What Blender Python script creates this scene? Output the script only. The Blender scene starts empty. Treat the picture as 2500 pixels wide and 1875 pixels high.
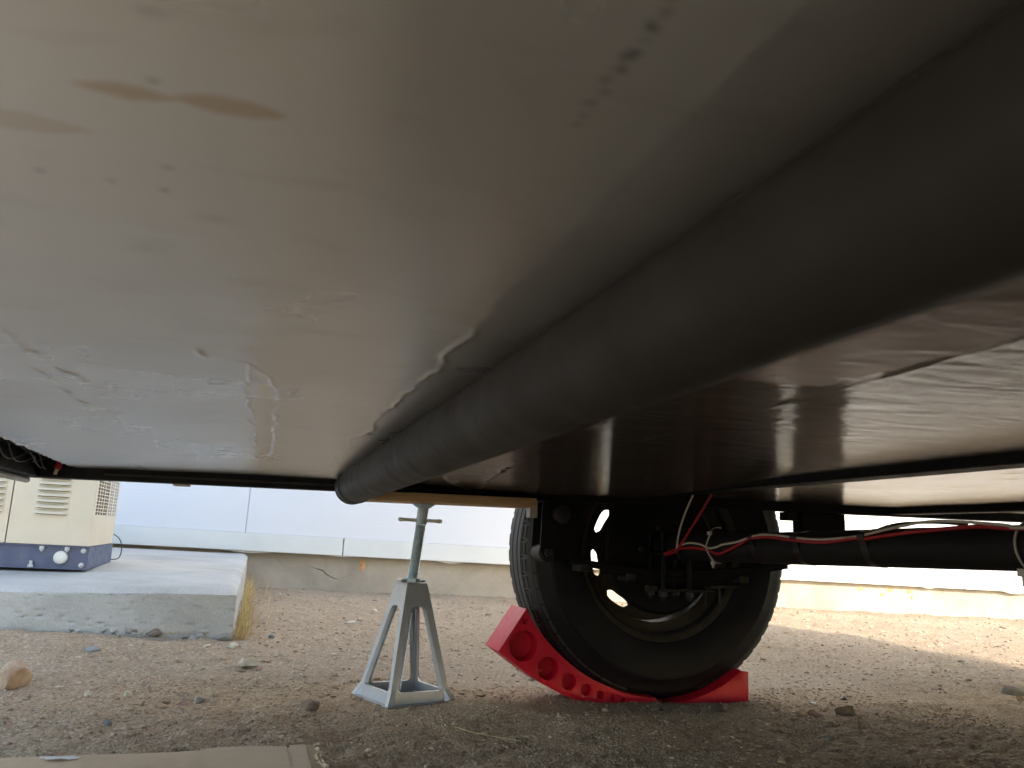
import bpy, bmesh, math, random
import numpy as np
from mathutils import Vector, Matrix
from mathutils.geometry import tessellate_polygon

random.seed(7)
rng = np.random.default_rng(7)
scene = bpy.context.scene
COL = scene.collection

# ------------------------------------------------------------------ camera
cam_data = bpy.data.cameras.new('camera')
cam = bpy.data.objects.new('camera', cam_data)
COL.objects.link(cam)
R = ((0.95701435, 0.1027153, 0.27124363),
     (-0.28496805, 0.15885355, 0.94528237),
     (0.05400695, -0.98194456, 0.18129571))
cam.matrix_world = Matrix(((R[0][0], -R[0][1], -R[0][2], 0.0),
                           (R[1][0], -R[1][1], -R[1][2], 0.0),
                           (R[2][0], -R[2][1], -R[2][2], 0.345),
                           (0, 0, 0, 1)))
cam_data.sensor_width = 36.0
cam_data.lens = 29.52
cam_data.clip_start = 0.01
cam_data.clip_end = 500.0
cam_data.dof.use_dof = True
cam_data.dof.focus_distance = 2.1
cam_data.dof.aperture_fstop = 11.0
scene.camera = cam

# ------------------------------------------------------------------ sky, sun, exposure
SUN_EL = math.radians(24.0)
SUN_AZ = math.radians(151.4)         # from +Y towards +X
world = bpy.data.worlds.new('World')
scene.world = world
world.use_nodes = True
wnt = world.node_tree
wnt.nodes.clear()
sky = wnt.nodes.new('ShaderNodeTexSky')
sky.sky_type = 'NISHITA'
sky.sun_disc = False
sky.sun_elevation = SUN_EL
sky.sun_rotation = SUN_AZ
bg = wnt.nodes.new('ShaderNodeBackground')
bg.inputs['Strength'].default_value = 0.15
wout = wnt.nodes.new('ShaderNodeOutputWorld')
wnt.links.new(sky.outputs[0], bg.inputs[0])
wnt.links.new(bg.outputs[0], wout.inputs[0])

sun_data = bpy.data.lights.new('sun', 'SUN')
sun_data.energy = 2.0
sun_data.angle = math.radians(3.5)
sun_data.color = (1.0, 0.9, 0.76)
sun = bpy.data.objects.new('sun', sun_data)
COL.objects.link(sun)
to_sun = Vector((math.sin(SUN_AZ) * math.cos(SUN_EL), math.cos(SUN_AZ) * math.cos(SUN_EL), math.sin(SUN_EL)))
sun.rotation_euler = to_sun.to_track_quat('Z', 'Y').to_euler()
sun.location = to_sun * 30

scene.view_settings.view_transform = 'Standard'
scene.view_settings.look = 'None'
scene.view_settings.exposure = 2.14
scene.view_settings.gamma = 1.0
scene.view_settings.use_curve_mapping = False
scene.cycles.max_bounces = 8
scene.cycles.diffuse_bounces = 4
scene.cycles.glossy_bounces = 4

# ------------------------------------------------------------------ materials
def new_mat(name):
    m = bpy.data.materials.new(name)
    m.use_nodes = True
    nt = m.node_tree
    p = nt.nodes['Principled BSDF']
    return m, nt, p

def N(nt, kind, **kw):
    n = nt.nodes.new(kind)
    for k, v in kw.items():
        if k.startswith('i_'):
            key = k[2:].replace('_', ' ')
            n.inputs[key].default_value = v
        else:
            setattr(n, k, v)
    return n

def coords(nt, scale=(1, 1, 1), kind='Object'):
    tc = N(nt, 'ShaderNodeTexCoord')
    mp = N(nt, 'ShaderNodeMapping')
    mp.inputs['Scale'].default_value = scale
    nt.links.new(tc.outputs[kind], mp.inputs[0])
    return mp.outputs[0]

def ramp(nt, fac, stops, interp='LINEAR'):
    r = N(nt, 'ShaderNodeValToRGB')
    r.color_ramp.interpolation = interp
    els = r.color_ramp.elements
    while len(els) < len(stops):
        els.new(0.5)
    for e, (pos, col) in zip(els, stops):
        e.position = pos
        e.color = (col[0], col[1], col[2], 1) if len(col) == 3 else col
    nt.links.new(fac, r.inputs[0])
    return r.outputs[0]

def noise(nt, vec, scale, detail=4, rough=0.55, dist=0.0):
    n = N(nt, 'ShaderNodeTexNoise')
    n.inputs['Scale'].default_value = scale
    n.inputs['Detail'].default_value = detail
    n.inputs['Roughness'].default_value = rough
    n.inputs['Distortion'].default_value = dist
    nt.links.new(vec, n.inputs['Vector'])
    return n.outputs[0]

def mix(nt, fac, a, b, blend='MIX'):
    n = N(nt, 'ShaderNodeMix', data_type='RGBA', blend_type=blend)
    for sock, val in ((n.inputs[0], fac), (n.inputs[6], a), (n.inputs[7], b)):
        if isinstance(val, (int, float)):
            sock.default_value = val
        elif isinstance(val, tuple):
            sock.default_value = (val[0], val[1], val[2], 1)
        else:
            nt.links.new(val, sock)
    return n.outputs[2]

def bump(nt, p, height, strength=0.3, dist=0.002, prev=None):
    b = N(nt, 'ShaderNodeBump')
    b.inputs['Strength'].default_value = strength
    b.inputs['Distance'].default_value = dist
    nt.links.new(height, b.inputs['Height'])
    if prev is not None:
        nt.links.new(prev, b.inputs['Normal'])
    nt.links.new(b.outputs[0], p.inputs['Normal'])
    return b.outputs[0]

def simple(name, stops, scale=20, rough=0.5, spec=0.5, metal=0.0, bumps=0.0, bscale=200, bdist=0.001,
           stretch=(1, 1, 1), rvar=0.0, coat=0.0):
    m, nt, p = new_mat(name)
    v = coords(nt, stretch)
    f = noise(nt, v, scale, 5, 0.6)
    nt.links.new(ramp(nt, f, stops), p.inputs['Base Color'])
    p.inputs['Roughness'].default_value = rough
    if rvar:
        rr = ramp(nt, noise(nt, v, scale * 2.3, 4), [(0.3, (rough - rvar,) * 3), (0.7, (rough + rvar,) * 3)])
        nt.links.new(rr, p.inputs['Roughness'])
    p.inputs['Specular IOR Level'].default_value = spec
    p.inputs['Metallic'].default_value = metal
    p.inputs['Coat Weight'].default_value = coat
    if bumps:
        bump(nt, p, noise(nt, v, bscale, 4, 0.6), bumps, bdist)
    return m

MAT = {}
MAT['black_steel'] = simple('black_steel', [(0.3, (0.004, 0.004, 0.0045)), (0.7, (0.009, 0.0087, 0.0085))], 30, 0.6, 0.22, bumps=0.15, bscale=120, rvar=0.12)
MAT['dusty_black'] = simple('dusty_black', [(0.35, (0.012, 0.012, 0.013)), (0.75, (0.045, 0.04, 0.035))], 18, 0.6, 0.4, bumps=0.2, bscale=150)
MAT['axle_paint'] = simple('axle_paint', [(0.3, (0.007, 0.007, 0.0075)), (0.7, (0.013, 0.0125, 0.012))], 25, 0.68, 0.3, bumps=0.15, bscale=120)
MAT['white_body'] = simple('white_body', [(0.3, (0.62, 0.6, 0.56)), (0.7, (0.7, 0.68, 0.64))], 4, 0.35, 0.5)
MAT['grey_trim'] = simple('grey_trim', [(0.3, (0.4, 0.38, 0.34)), (0.7, (0.5, 0.48, 0.43))], 12, 0.45, 0.5)
MAT['rim_steel'] = simple('rim_steel', [(0.35, (0.042, 0.033, 0.023)), (0.62, (0.072, 0.056, 0.038)), (0.8, (0.036, 0.026, 0.018))], 14, 0.6, 0.35, metal=0.0, bumps=0.1, bscale=90, rvar=0.1)
MAT['rubber'] = simple('rubber', [(0.3, (0.006, 0.006, 0.007)), (0.62, (0.009, 0.009, 0.0105)), (0.8, (0.015, 0.0145, 0.0135))], 16, 0.6, 0.3, bumps=0.12, bscale=300, bdist=0.0006, rvar=0.08)
MAT['tread_rubber'] = simple('tread_rubber', [(0.3, (0.03, 0.031, 0.034)), (0.62, (0.042, 0.043, 0.047)), (0.8, (0.07, 0.068, 0.064))], 30, 0.6, 0.45, bumps=0.15, bscale=300, bdist=0.0006)
MAT['pipe'] = simple('pipe', [(0.3, (0.017, 0.0168, 0.0162)), (0.55, (0.021, 0.0206, 0.0198)), (0.78, (0.03, 0.0294, 0.028))], 9, 0.6, 0.3, bumps=0.12, bscale=70, rvar=0.08)
MAT['red_wire'] = simple('red_wire', [(0.3, (0.35, 0.012, 0.02)), (0.7, (0.45, 0.02, 0.03))], 60, 0.4, 0.5)
MAT['white_wire'] = simple('white_wire', [(0.3, (0.5, 0.47, 0.4)), (0.7, (0.62, 0.59, 0.52))], 60, 0.45, 0.5)
MAT['zip_tie'] = simple('zip_tie', [(0.3, (0.42, 0.41, 0.38)), (0.7, (0.55, 0.53, 0.5))], 60, 0.35, 0.5)
MAT['tape'] = simple('tape', [(0.3, (0.008, 0.008, 0.009)), (0.7, (0.02, 0.02, 0.022))], 90, 0.3, 0.5, bumps=0.3, bscale=160)
MAT['zinc'] = simple('zinc', [(0.3, (0.30, 0.46, 0.58)), (0.5, (0.42, 0.56, 0.66)), (0.75, (0.54, 0.62, 0.66))], 12, 0.33, 0.5, metal=0.15, bumps=0.1, bscale=300, bdist=0.0004, rvar=0.08)
MAT['handle_steel'] = simple('handle_steel', [(0.3, (0.66, 0.68, 0.66)), (0.7, (0.76, 0.77, 0.74))], 40, 0.4, 0.5, metal=0.0)
MAT['cast_alu'] = simple('cast_alu', [(0.3, (0.38, 0.395, 0.42)), (0.7, (0.46, 0.475, 0.5))], 30, 0.42, 0.5, metal=0.3, bumps=0.35, bscale=700, bdist=0.0006, rvar=0.06)
MAT['red_plastic'] = simple('red_plastic', [(0.3, (0.50, 0.004, 0.02)), (0.7, (0.56, 0.007, 0.028))], 25, 0.42, 0.35, bumps=0.12, bscale=500, bdist=0.0004, rvar=0.06)
MAT['cream'] = simple('cream', [(0.3, (0.58, 0.505, 0.37)), (0.7, (0.64, 0.56, 0.42))], 9, 0.42, 0.5, bumps=0.1, bscale=500, bdist=0.0004, rvar=0.05)
MAT['dark_inside'] = simple('dark_inside', [(0.3, (0.006, 0.006, 0.0065)), (0.7, (0.012, 0.012, 0.012))], 30, 0.8, 0.1)
MAT['blue_skid'] = simple('blue_skid', [(0.3, (0.035, 0.05, 0.11)), (0.6, (0.05, 0.068, 0.14)), (0.85, (0.09, 0.1, 0.16))], 14, 0.4, 0.5, rvar=0.1)
MAT['bolt_white'] = simple('bolt_white', [(0.3, (0.42, 0.43, 0.42)), (0.7, (0.54, 0.55, 0.53))], 60, 0.4, 0.5)
MAT['plug_cap'] = simple('plug_cap', [(0.3, (0.6, 0.58, 0.52)), (0.7, (0.68, 0.66, 0.6))], 40, 0.35, 0.5)
MAT['wire_grey'] = simple('wire_grey', [(0.3, (0.06, 0.06, 0.06)), (0.7, (0.1, 0.1, 0.1))], 60, 0.5, 0.4)
MAT['paper_white'] = simple('paper_white', [(0.3, (0.6, 0.6, 0.6)), (0.7, (0.75, 0.75, 0.76))], 60, 0.6, 0.4)
MAT['dry_leaf'] = simple('dry_leaf', [(0.3, (0.12, 0.07, 0.04)), (0.7, (0.2, 0.13, 0.08))], 60, 0.7, 0.3)
MAT['straw'] = simple('straw', [(0.3, (0.42, 0.3, 0.12)), (0.5, (0.58, 0.45, 0.21)), (0.75, (0.68, 0.58, 0.35))], 45, 0.6, 0.3)
MAT['rust_spall'] = simple('rust_spall', [(0.3, (0.42, 0.17, 0.06)), (0.55, (0.5, 0.3, 0.16)), (0.8, (0.6, 0.45, 0.3))], 40, 0.8, 0.3, bumps=0.5, bscale=120)

def siding_mat():
    m, nt, p = new_mat('painted_siding')
    v = coords(nt, (1.2, 1, 26))
    f = noise(nt, v, 6, 6, 0.6)
    v2 = coords(nt, (1, 1, 1))
    f2 = noise(nt, v2, 1.3, 4)
    c = ramp(nt, f2, [(0.3, (0.64, 0.655, 0.67)), (0.7, (0.69, 0.70, 0.71))])
    nt.links.new(c, p.inputs['Base Color'])
    p.inputs['Roughness'].default_value = 0.55
    bump(nt, p, f, 0.35, 0.003)
    return m
MAT['siding'] = siding_mat()
MAT['trim'] = simple('painted_trim', [(0.28, (0.6, 0.62, 0.6)), (0.5, (0.66, 0.68, 0.65)), (0.8, (0.7, 0.71, 0.69))], 3, 0.5, 0.5, bumps=0.1, bscale=60)

def concrete_mat(name, cols, holes=True, bscale=1.0):
    m, nt, p = new_mat(name)
    v = coords(nt)
    big = noise(nt, v, 3.2, 6, 0.65, 0.4)
    base = ramp(nt, big, [(0.3, cols[0]), (0.5, cols[1]), (0.72, cols[2])])
    fine = noise(nt, v, 160, 3, 0.7)
    base = mix(nt, 0.35, base, ramp(nt, fine, [(0.3, (0.25, 0.24, 0.22)), (0.7, (0.75, 0.73, 0.7))]), 'SOFT_LIGHT')
    vs = coords(nt, (1, 1, 0.18))
    streak = noise(nt, vs, 14, 5, 0.7)
    base = mix(nt, ramp(nt, streak, [(0.58, (0, 0, 0)), (0.75, (0.5, 0.5, 0.5))]), base, cols[3])
    h = noise(nt, v, 45 * bscale, 7, 0.7)
    nrm = bump(nt, p, h, 0.5, 0.004)
    if holes:
        vo = N(nt, 'ShaderNodeTexVoronoi', feature='DISTANCE_TO_EDGE')
        vo2 = N(nt, 'ShaderNodeTexVoronoi')
        vo2.inputs['Scale'].default_value = 55
        nt.links.new(v, vo2.inputs['Vector'])
        pit = ramp(nt, vo2.outputs['Distance'], [(0.08, (0, 0, 0)), (0.16, (1, 1, 1))])
        sel = ramp(nt, noise(nt, v, 11, 3), [(0.52, (1, 1, 1)), (0.6, (0, 0, 0))])
        hm = mix(nt, 1.0, pit, sel, 'LIGHTEN')
        bump(nt, p, hm, 0.6, 0.006, nrm)
    nt.links.new(base, p.inputs['Base Color'])
    p.inputs['Roughness'].default_value = 0.85
    p.inputs['Specular IOR Level'].default_value = 0.25
    return m
MAT['slab'] = concrete_mat('slab_concrete', [(0.34, 0.335, 0.315), (0.43, 0.425, 0.4), (0.49, 0.48, 0.455), (0.31, 0.27, 0.205)])
MAT['foundation'] = concrete_mat('foundation_concrete', [(0.25, 0.225, 0.182), (0.325, 0.295, 0.243), (0.39, 0.355, 0.297), (0.31, 0.245, 0.165)])

def wood_mat():
    m, nt, p = new_mat('pine_board')
    v = coords(nt, (2.0, 18, 18))
    f = noise(nt, v, 5, 6, 0.6, 1.5)
    c = ramp(nt, f, [(0.3, (0.44, 0.28, 0.13)), (0.5, (0.55, 0.37, 0.185)), (0.7, (0.62, 0.45, 0.25))])
    kn = noise(nt, coords(nt, (9, 20, 20)), 2.0, 2)
    c = mix(nt, ramp(nt, kn, [(0.68, (0, 0, 0)), (0.74, (0.8, 0.8, 0.8))]), c, (0.16, 0.075, 0.03))
    nt.links.new(c, p.inputs['Base Color'])
    p.inputs['Roughness'].default_value = 0.65
    bump(nt, p, f, 0.2, 0.002)
    return m
MAT['wood'] = wood_mat()

def cardboard_mat():
    m, nt, p = new_mat('cardboard')
    v = coords(nt, (2.5, 1, 1))
    f = noise(nt, v, 14, 6, 0.6)
    c = ramp(nt, f, [(0.3, (0.46, 0.34, 0.21)), (0.55, (0.52, 0.39, 0.25)), (0.75, (0.56, 0.435, 0.29))])
    sp = noise(nt, coords(nt), 130, 2)
    c = mix(nt, ramp(nt, sp, [(0.7, (0, 0, 0)), (0.76, (0.7, 0.7, 0.7))]), c, (0.16, 0.11, 0.07))
    nt.links.new(c, p.inputs['Base Color'])
    p.inputs['Roughness'].default_value = 0.7
    bump(nt, p, noise(nt, coords(nt), 35, 4), 0.25, 0.002)
    return m
MAT['cardboard'] = cardboard_mat()
MAT['packing_tape'] = simple('packing_tape', [(0.3, (0.47, 0.35, 0.215)), (0.7, (0.51, 0.38, 0.24))], 30, 0.55, 0.3, bumps=0.15, bscale=50)
MAT['cardboard_raw'] = simple('cardboard_raw', [(0.3, (0.4, 0.32, 0.22)), (0.7, (0.6, 0.52, 0.4))], 90, 0.8, 0.2, bumps=0.5, bscale=160)

def dirt_mat():
    m, nt, p = new_mat('gravelly_dirt')
    v = coords(nt)
    big = noise(nt, v, 1.3, 6, 0.6, 0.3)
    c = ramp(nt, big, [(0.3, (0.32, 0.238, 0.155)), (0.5, (0.39, 0.298, 0.2)), (0.72, (0.46, 0.362, 0.252))])
    mid = noise(nt, v, 22, 6, 0.7)
    c = mix(nt, 0.55, c, ramp(nt, mid, [(0.3, (0.25, 0.23, 0.21)), (0.7, (0.72, 0.7, 0.68))]), 'SOFT_LIGHT')
    vo = N(nt, 'ShaderNodeTexVoronoi')
    vo.inputs['Scale'].default_value = 210
    nt.links.new(v, vo.inputs['Vector'])
    sep = N(nt, 'ShaderNodeSeparateColor')
    nt.links.new(vo.outputs['Color'], sep.inputs[0])
    grain = ramp(nt, sep.outputs[0], [(0.0, (0.21, 0.15, 0.095)), (0.35, (0.345, 0.26, 0.172)), (0.75, (0.435, 0.34, 0.234)), (0.93, (0.57, 0.465, 0.345)), (1.0, (0.65, 0.56, 0.44))])
    c = mix(nt, 0.55, c, grain)
    nt.links.new(c, p.inputs['Base Color'])
    p.inputs['Roughness'].default_value = 0.93
    p.inputs['Specular IOR Level'].default_value = 0.2
    gd = ramp(nt, vo.outputs['Distance'], [(0.0, (1, 1, 1)), (0.7, (0, 0, 0))])
    n1 = bump(nt, p, gd, 0.8, 0.0035)
    n2 = bump(nt, p, noise(nt, v, 60, 8, 0.75), 0.8, 0.007, n1)
    return m
MAT['dirt'] = dirt_mat()

def attr_rock_mat(name, attr):
    m, nt, p = new_mat(name)
    a = N(nt, 'ShaderNodeAttribute', attribute_name=attr)
    v = coords(nt)
    f = noise(nt, v, 120, 4, 0.7)
    c = mix(nt, 0.4, a.outputs['Color'], ramp(nt, f, [(0.3, (0.25, 0.25, 0.25)), (0.7, (0.75, 0.75, 0.75))]), 'SOFT_LIGHT')
    nt.links.new(c, p.inputs['Base Color'])
    p.inputs['Roughness'].default_value = 0.9
    p.inputs['Specular IOR Level'].default_value = 0.2
    bump(nt, p, noise(nt, v, 250, 4), 0.4, 0.001)
    return m
MAT['pebbles'] = attr_rock_mat('pebble_stone', 'tint')

def rock_mat(name, c0, c1, c2):
    return simple(name, [(0.3, c0), (0.5, c1), (0.72, c2)], 28, 0.9, 0.2, bumps=0.7, bscale=140, bdist=0.003)
ROCK = {
    'tan': rock_mat('tan_rock', (0.33, 0.22, 0.14), (0.45, 0.325, 0.22), (0.55, 0.43, 0.32)),
    'pale': rock_mat('pale_rock', (0.42, 0.36, 0.25), (0.55, 0.48, 0.36), (0.64, 0.58, 0.47)),
    'grey': rock_mat('grey_rock', (0.19, 0.185, 0.17), (0.27, 0.262, 0.24), (0.36, 0.345, 0.315)),
    'blue': rock_mat('blue_rock', (0.13, 0.14, 0.145), (0.19, 0.2, 0.205), (0.26, 0.27, 0.27)),
    'pink': rock_mat('pink_rock', (0.32, 0.17, 0.13), (0.42, 0.25, 0.2), (0.5, 0.33, 0.27)),
    'brown': rock_mat('brown_rock', (0.13, 0.095, 0.07), (0.19, 0.145, 0.11), (0.26, 0.205, 0.16)),
}

def belly_mat(name, tint, r0, r1, metal, streak=0.10, wave=0.10, edge=1.0):
    m, nt, p = new_mat(name)
    v = coords(nt)
    big = noise(nt, v, 2.2, 5, 0.6)
    c = ramp(nt, big, [(0.3, tuple(0.93 * q for q in tint)), (0.5, tint), (0.75, tuple(1.05 * q for q in tint))])
    # smudges: soft dirt blotches of the film
    sm = noise(nt, coords(nt, (1.0, 2.6, 1)), 13, 5, 0.6, 0.6)
    c = mix(nt, ramp(nt, sm, [(0.56, (0, 0, 0)), (0.8, (0.4, 0.4, 0.4))]), c, tuple(q * f for q, f in zip(tint, (0.74, 0.7, 0.65))))
    tan = N(nt, 'ShaderNodeAttribute', attribute_name='tan')
    c = mix(nt, tan.outputs['Fac'], c, (0.60, 0.46, 0.29))
    ink = N(nt, 'ShaderNodeAttribute', attribute_name='ink')
    c = mix(nt, ink.outputs['Fac'], c, (0.035, 0.03, 0.026))
    nt.links.new(c, p.inputs['Base Color'])
    st = noise(nt, coords(nt, (3, 60, 1)), 4.0, 5, 0.6)
    rr = ramp(nt, noise(nt, v, 5, 4), [(0.3, (r0,) * 3), (0.7, (r1,) * 3)])
    nt.links.new(rr, p.inputs['Roughness'])
    p.inputs['Metallic'].default_value = metal
    p.inputs['Specular Tint'].default_value = (edge, edge, edge, 1)
    p.inputs['Specular IOR Level'].default_value = 0.6
    n1 = bump(nt, p, st, streak, 0.003)
    n2 = bump(nt, p, noise(nt, coords(nt, (1, 2.2, 1)), 11, 3, 0.5, 0.6), wave, 0.006, n1)
    return m
MAT['belly'] = belly_mat('underbelly_film', (0.86, 0.868, 0.872), 0.26, 0.33, 0.93, 0.08, 0.05, 0.8)
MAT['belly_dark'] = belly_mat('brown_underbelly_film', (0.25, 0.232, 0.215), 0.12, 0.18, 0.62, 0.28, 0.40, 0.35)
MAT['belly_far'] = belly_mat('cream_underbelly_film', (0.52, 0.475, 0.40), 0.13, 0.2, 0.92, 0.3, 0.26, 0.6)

def reflection_patch_mat():
    m, nt, p = new_mat('purple_reflection')
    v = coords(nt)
    c = ramp(nt, noise(nt, v, 12, 4), [(0.3, (0.07, 0.046, 0.048)), (0.7, (0.11, 0.075, 0.077))])  # dark reflection put into the base colour
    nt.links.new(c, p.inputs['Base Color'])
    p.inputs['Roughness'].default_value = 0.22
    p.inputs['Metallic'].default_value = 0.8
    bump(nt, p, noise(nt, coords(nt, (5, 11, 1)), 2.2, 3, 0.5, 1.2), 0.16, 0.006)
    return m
MAT['reflection_patch'] = reflection_patch_mat()

# ------------------------------------------------------------------ mesh helpers
def link(name, me, mat, parent=None, loc=None, smooth=False):
    o = bpy.data.objects.new(name, me)
    COL.objects.link(o)
    if mat is not None and not me.materials:
        me.materials.append(mat)
    if smooth:
        me.polygons.foreach_set('use_smooth', [True] * len(me.polygons))
    if parent is not None:
        o.parent = parent
    if loc is not None:
        o.location = loc
    return o

def obj(name, bm, mat, parent=None, loc=None, smooth=False, auto=None):
    bmesh.ops.recalc_face_normals(bm, faces=bm.faces)
    me = bpy.data.meshes.new(name)
    bm.to_mesh(me)
    bm.free()
    o = link(name, me, mat, parent, loc, smooth or auto is not None)
    if auto is not None:
        me.set_sharp_from_angle(angle=math.radians(auto))
    return o

def tag(o, label=None, cat=None, group=None, kind=None):
    if label: o['label'] = label
    if cat: o['category'] = cat
    if group: o['group'] = group
    if kind: o['kind'] = kind
    return o

def thing(name, label, cat, loc=(0, 0, 0), rotz=0.0, group=None):
    o = bpy.data.objects.new(name, None)
    o.empty_display_size = 0.1
    COL.objects.link(o)
    o.location = loc
    o.rotation_euler = (0, 0, rotz)
    return tag(o, label, cat, group)

def B():
    return bmesh.new()

def box(bm, x0, x1, y0, y1, z0, z1, bev=0.0, seg=2):
    r = bmesh.ops.create_cube(bm, size=1.0)
    vs = r['verts']
    for v in vs:
        v.co = Vector((x0 + (v.co.x + 0.5) * (x1 - x0), y0 + (v.co.y + 0.5) * (y1 - y0), z0 + (v.co.z + 0.5) * (z1 - z0)))
    if bev:
        es = list({e for v in vs for e in v.link_edges})
        bmesh.ops.bevel(bm, geom=es, offset=bev, segments=seg, profile=0.5, affect='EDGES')
    return bm

def frame_at(t):
    t = t.normalized()
    a = Vector((0, 0, 1)) if abs(t.z) < 0.9 else Vector((1, 0, 0))
    u = t.cross(a).normalized()
    return u, t.cross(u).normalized()

def tube(bm, pts, r, seg=8, caps=True):
    pts = [Vector(p) for p in pts]
    n = len(pts)
    rs = r if isinstance(r, (list, tuple)) else [r] * n
    u = None
    rings = []
    for i in range(n):
        t = (pts[min(i + 1, n - 1)] - pts[max(i - 1, 0)]).normalized()
        if u is None:
            u, w = frame_at(t)
        else:
            u = (u - t * u.dot(t)).normalized()
            w = t.cross(u)
        rings.append([bm.verts.new(pts[i] + (u * math.cos(a) + w * math.sin(a)) * rs[i]) for a in [2 * math.pi * k / seg for k in range(seg)]])
    for a, b in zip(rings, rings[1:]):
        for k in range(seg):
            bm.faces.new((a[k], a[(k + 1) % seg], b[(k + 1) % seg], b[k]))
    if caps:
        bm.faces.new(rings[0][::-1])
        bm.faces.new(rings[-1])
    return bm

def catmull(pts, sub=5):
    pts = [Vector(p) for p in pts]
    out = []
    for i in range(len(pts) - 1):
        p0, p1, p2, p3 = pts[max(i - 1, 0)], pts[i], pts[i + 1], pts[min(i + 2, len(pts) - 1)]
        for k in range(sub):
            t = k / sub
            out.append(0.5 * ((2 * p1) + (p2 - p0) * t + (2 * p0 - 5 * p1 + 4 * p2 - p3) * t * t + (3 * p1 - p0 - 3 * p2 + p3) * t ** 3))
    out.append(pts[-1])
    return out

def lathe_y(bm, prof, cx, cz, seg=64, closed=False, clampz=None):
    """revolve (y, r) profile round an axis parallel to y"""
    rings = []
    for (y, r) in prof:
        ring = []
        for k in range(seg):
            a = 2 * math.pi * k / seg
            z = cz + r * math.sin(a)
            if clampz is not None and z < clampz:
                z = clampz - (clampz - z) * 0.08
            ring.append(bm.verts.new((cx + r * math.cos(a), y, z)))
        rings.append(ring)
    pairs = list(zip(rings, rings[1:]))
    if closed:
        pairs.append((rings[-1], rings[0]))
    for a, b in pairs:
        for k in range(seg):
            bm.faces.new((a[k], a[(k + 1) % seg], b[(k + 1) % seg], b[k]))
    if not closed:
        for rg in (rings[0], rings[-1]):
            bm.faces.new(rg)
    return bm

def prism_holes(bm, outer, holes, front, back):
    """flat plate with real holes; front/back map (u, v) to points"""
    loops = [[Vector((p[0], p[1], 0)) for p in l] for l in [outer] + list(holes)]
    tris = tessellate_polygon(loops)
    flat = [p for l in loops for p in l]
    fv = [bm.verts.new(front(p.x, p.y)) for p in flat]
    bv = [bm.verts.new(back(p.x, p.y)) for p in flat]
    for t in tris:
        if len(set(t)) == 3:
            try:
                bm.faces.new([fv[i] for i in t]); bm.faces.new([bv[i] for i in reversed(t)])
            except ValueError:
                pass
    k = 0
    for l in loops:
        n = len(l)
        for i in range(n):
            a, b = k + i, k + (i + 1) % n
            bm.faces.new((fv[a], fv[b], bv[b], bv[a]))
        k += n
    return bm

def rounded(poly, rad, seg=4):
    out = []
    n = len(poly)
    for i in range(n):
        p = Vector(poly[i]); a = Vector(poly[i - 1]); b = Vector(poly[(i + 1) % n])
        da, db = (a - p), (b - p)
        r = min(rad, da.length * 0.45, db.length * 0.45)
        s, e = p + da.normalized() * r, p + db.normalized() * r
        for k in range(seg + 1):
            t = k / seg
            out.append(tuple((1 - t) ** 2 * s + 2 * t * (1 - t) * p + t * t * e))
    return out

# ------------------------------------------------------------------ numpy noise
def vnoise(x, y, seed=0):
    xi = np.floor(x).astype(np.int64); yi = np.floor(y).astype(np.int64)
    xf = x - xi; yf = y - yi
    u = xf * xf * (3 - 2 * xf); v = yf * yf * (3 - 2 * yf)
    def h(a, b):
        n = (a * 374761393 + b * 668265263 + seed * 144665) & 0x7fffffff
        n = ((n ^ (n >> 13)) * 1274126177) & 0x7fffffff
        return ((n ^ (n >> 16)) & 0xffff) / 65535.0
    return (h(xi, yi) * (1 - u) + h(xi + 1, yi) * u) * (1 - v) + (h(xi, yi + 1) * (1 - u) + h(xi + 1, yi + 1) * u) * v - 0.5

def fbm(x, y, f, octv=4, seed=0, gain=0.5):
    s = 0; a = 1.0
    for o in range(octv):
        s = s + a * vnoise(x * f, y * f, seed + o * 17)
        f *= 2.03; a *= gain
    return s

def sstep(a, b, x):
    t = np.clip((x - a) / (b - a), 0, 1)
    return t * t * (3 - 2 * t)

def grid_mesh(name, xs, ys, Z):
    nx, ny = len(xs), len(ys)
    XX, YY = np.meshgrid(xs, ys)
    co = np.empty((nx * ny, 3), np.float32)
    co[:, 0] = XX.ravel(); co[:, 1] = YY.ravel(); co[:, 2] = Z.ravel()
    idx = np.arange(nx * ny).reshape(ny, nx)
    q = np.stack([idx[:-1, :-1], idx[:-1, 1:], idx[1:, 1:], idx[1:, :-1]], -1).reshape(-1, 4)
    me = bpy.data.meshes.new(name)
    me.vertices.add(len(co)); me.vertices.foreach_set('co', co.ravel())
    me.loops.add(q.size); me.loops.foreach_set('vertex_index', q.ravel().astype(np.int32))
    me.polygons.add(len(q))
    me.polygons.foreach_set('loop_start', np.arange(0, q.size, 4, dtype=np.int32))
    me.polygons.foreach_set('use_smooth', np.ones(len(q), bool))
    me.update(calc_edges=True)
    return me

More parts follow.
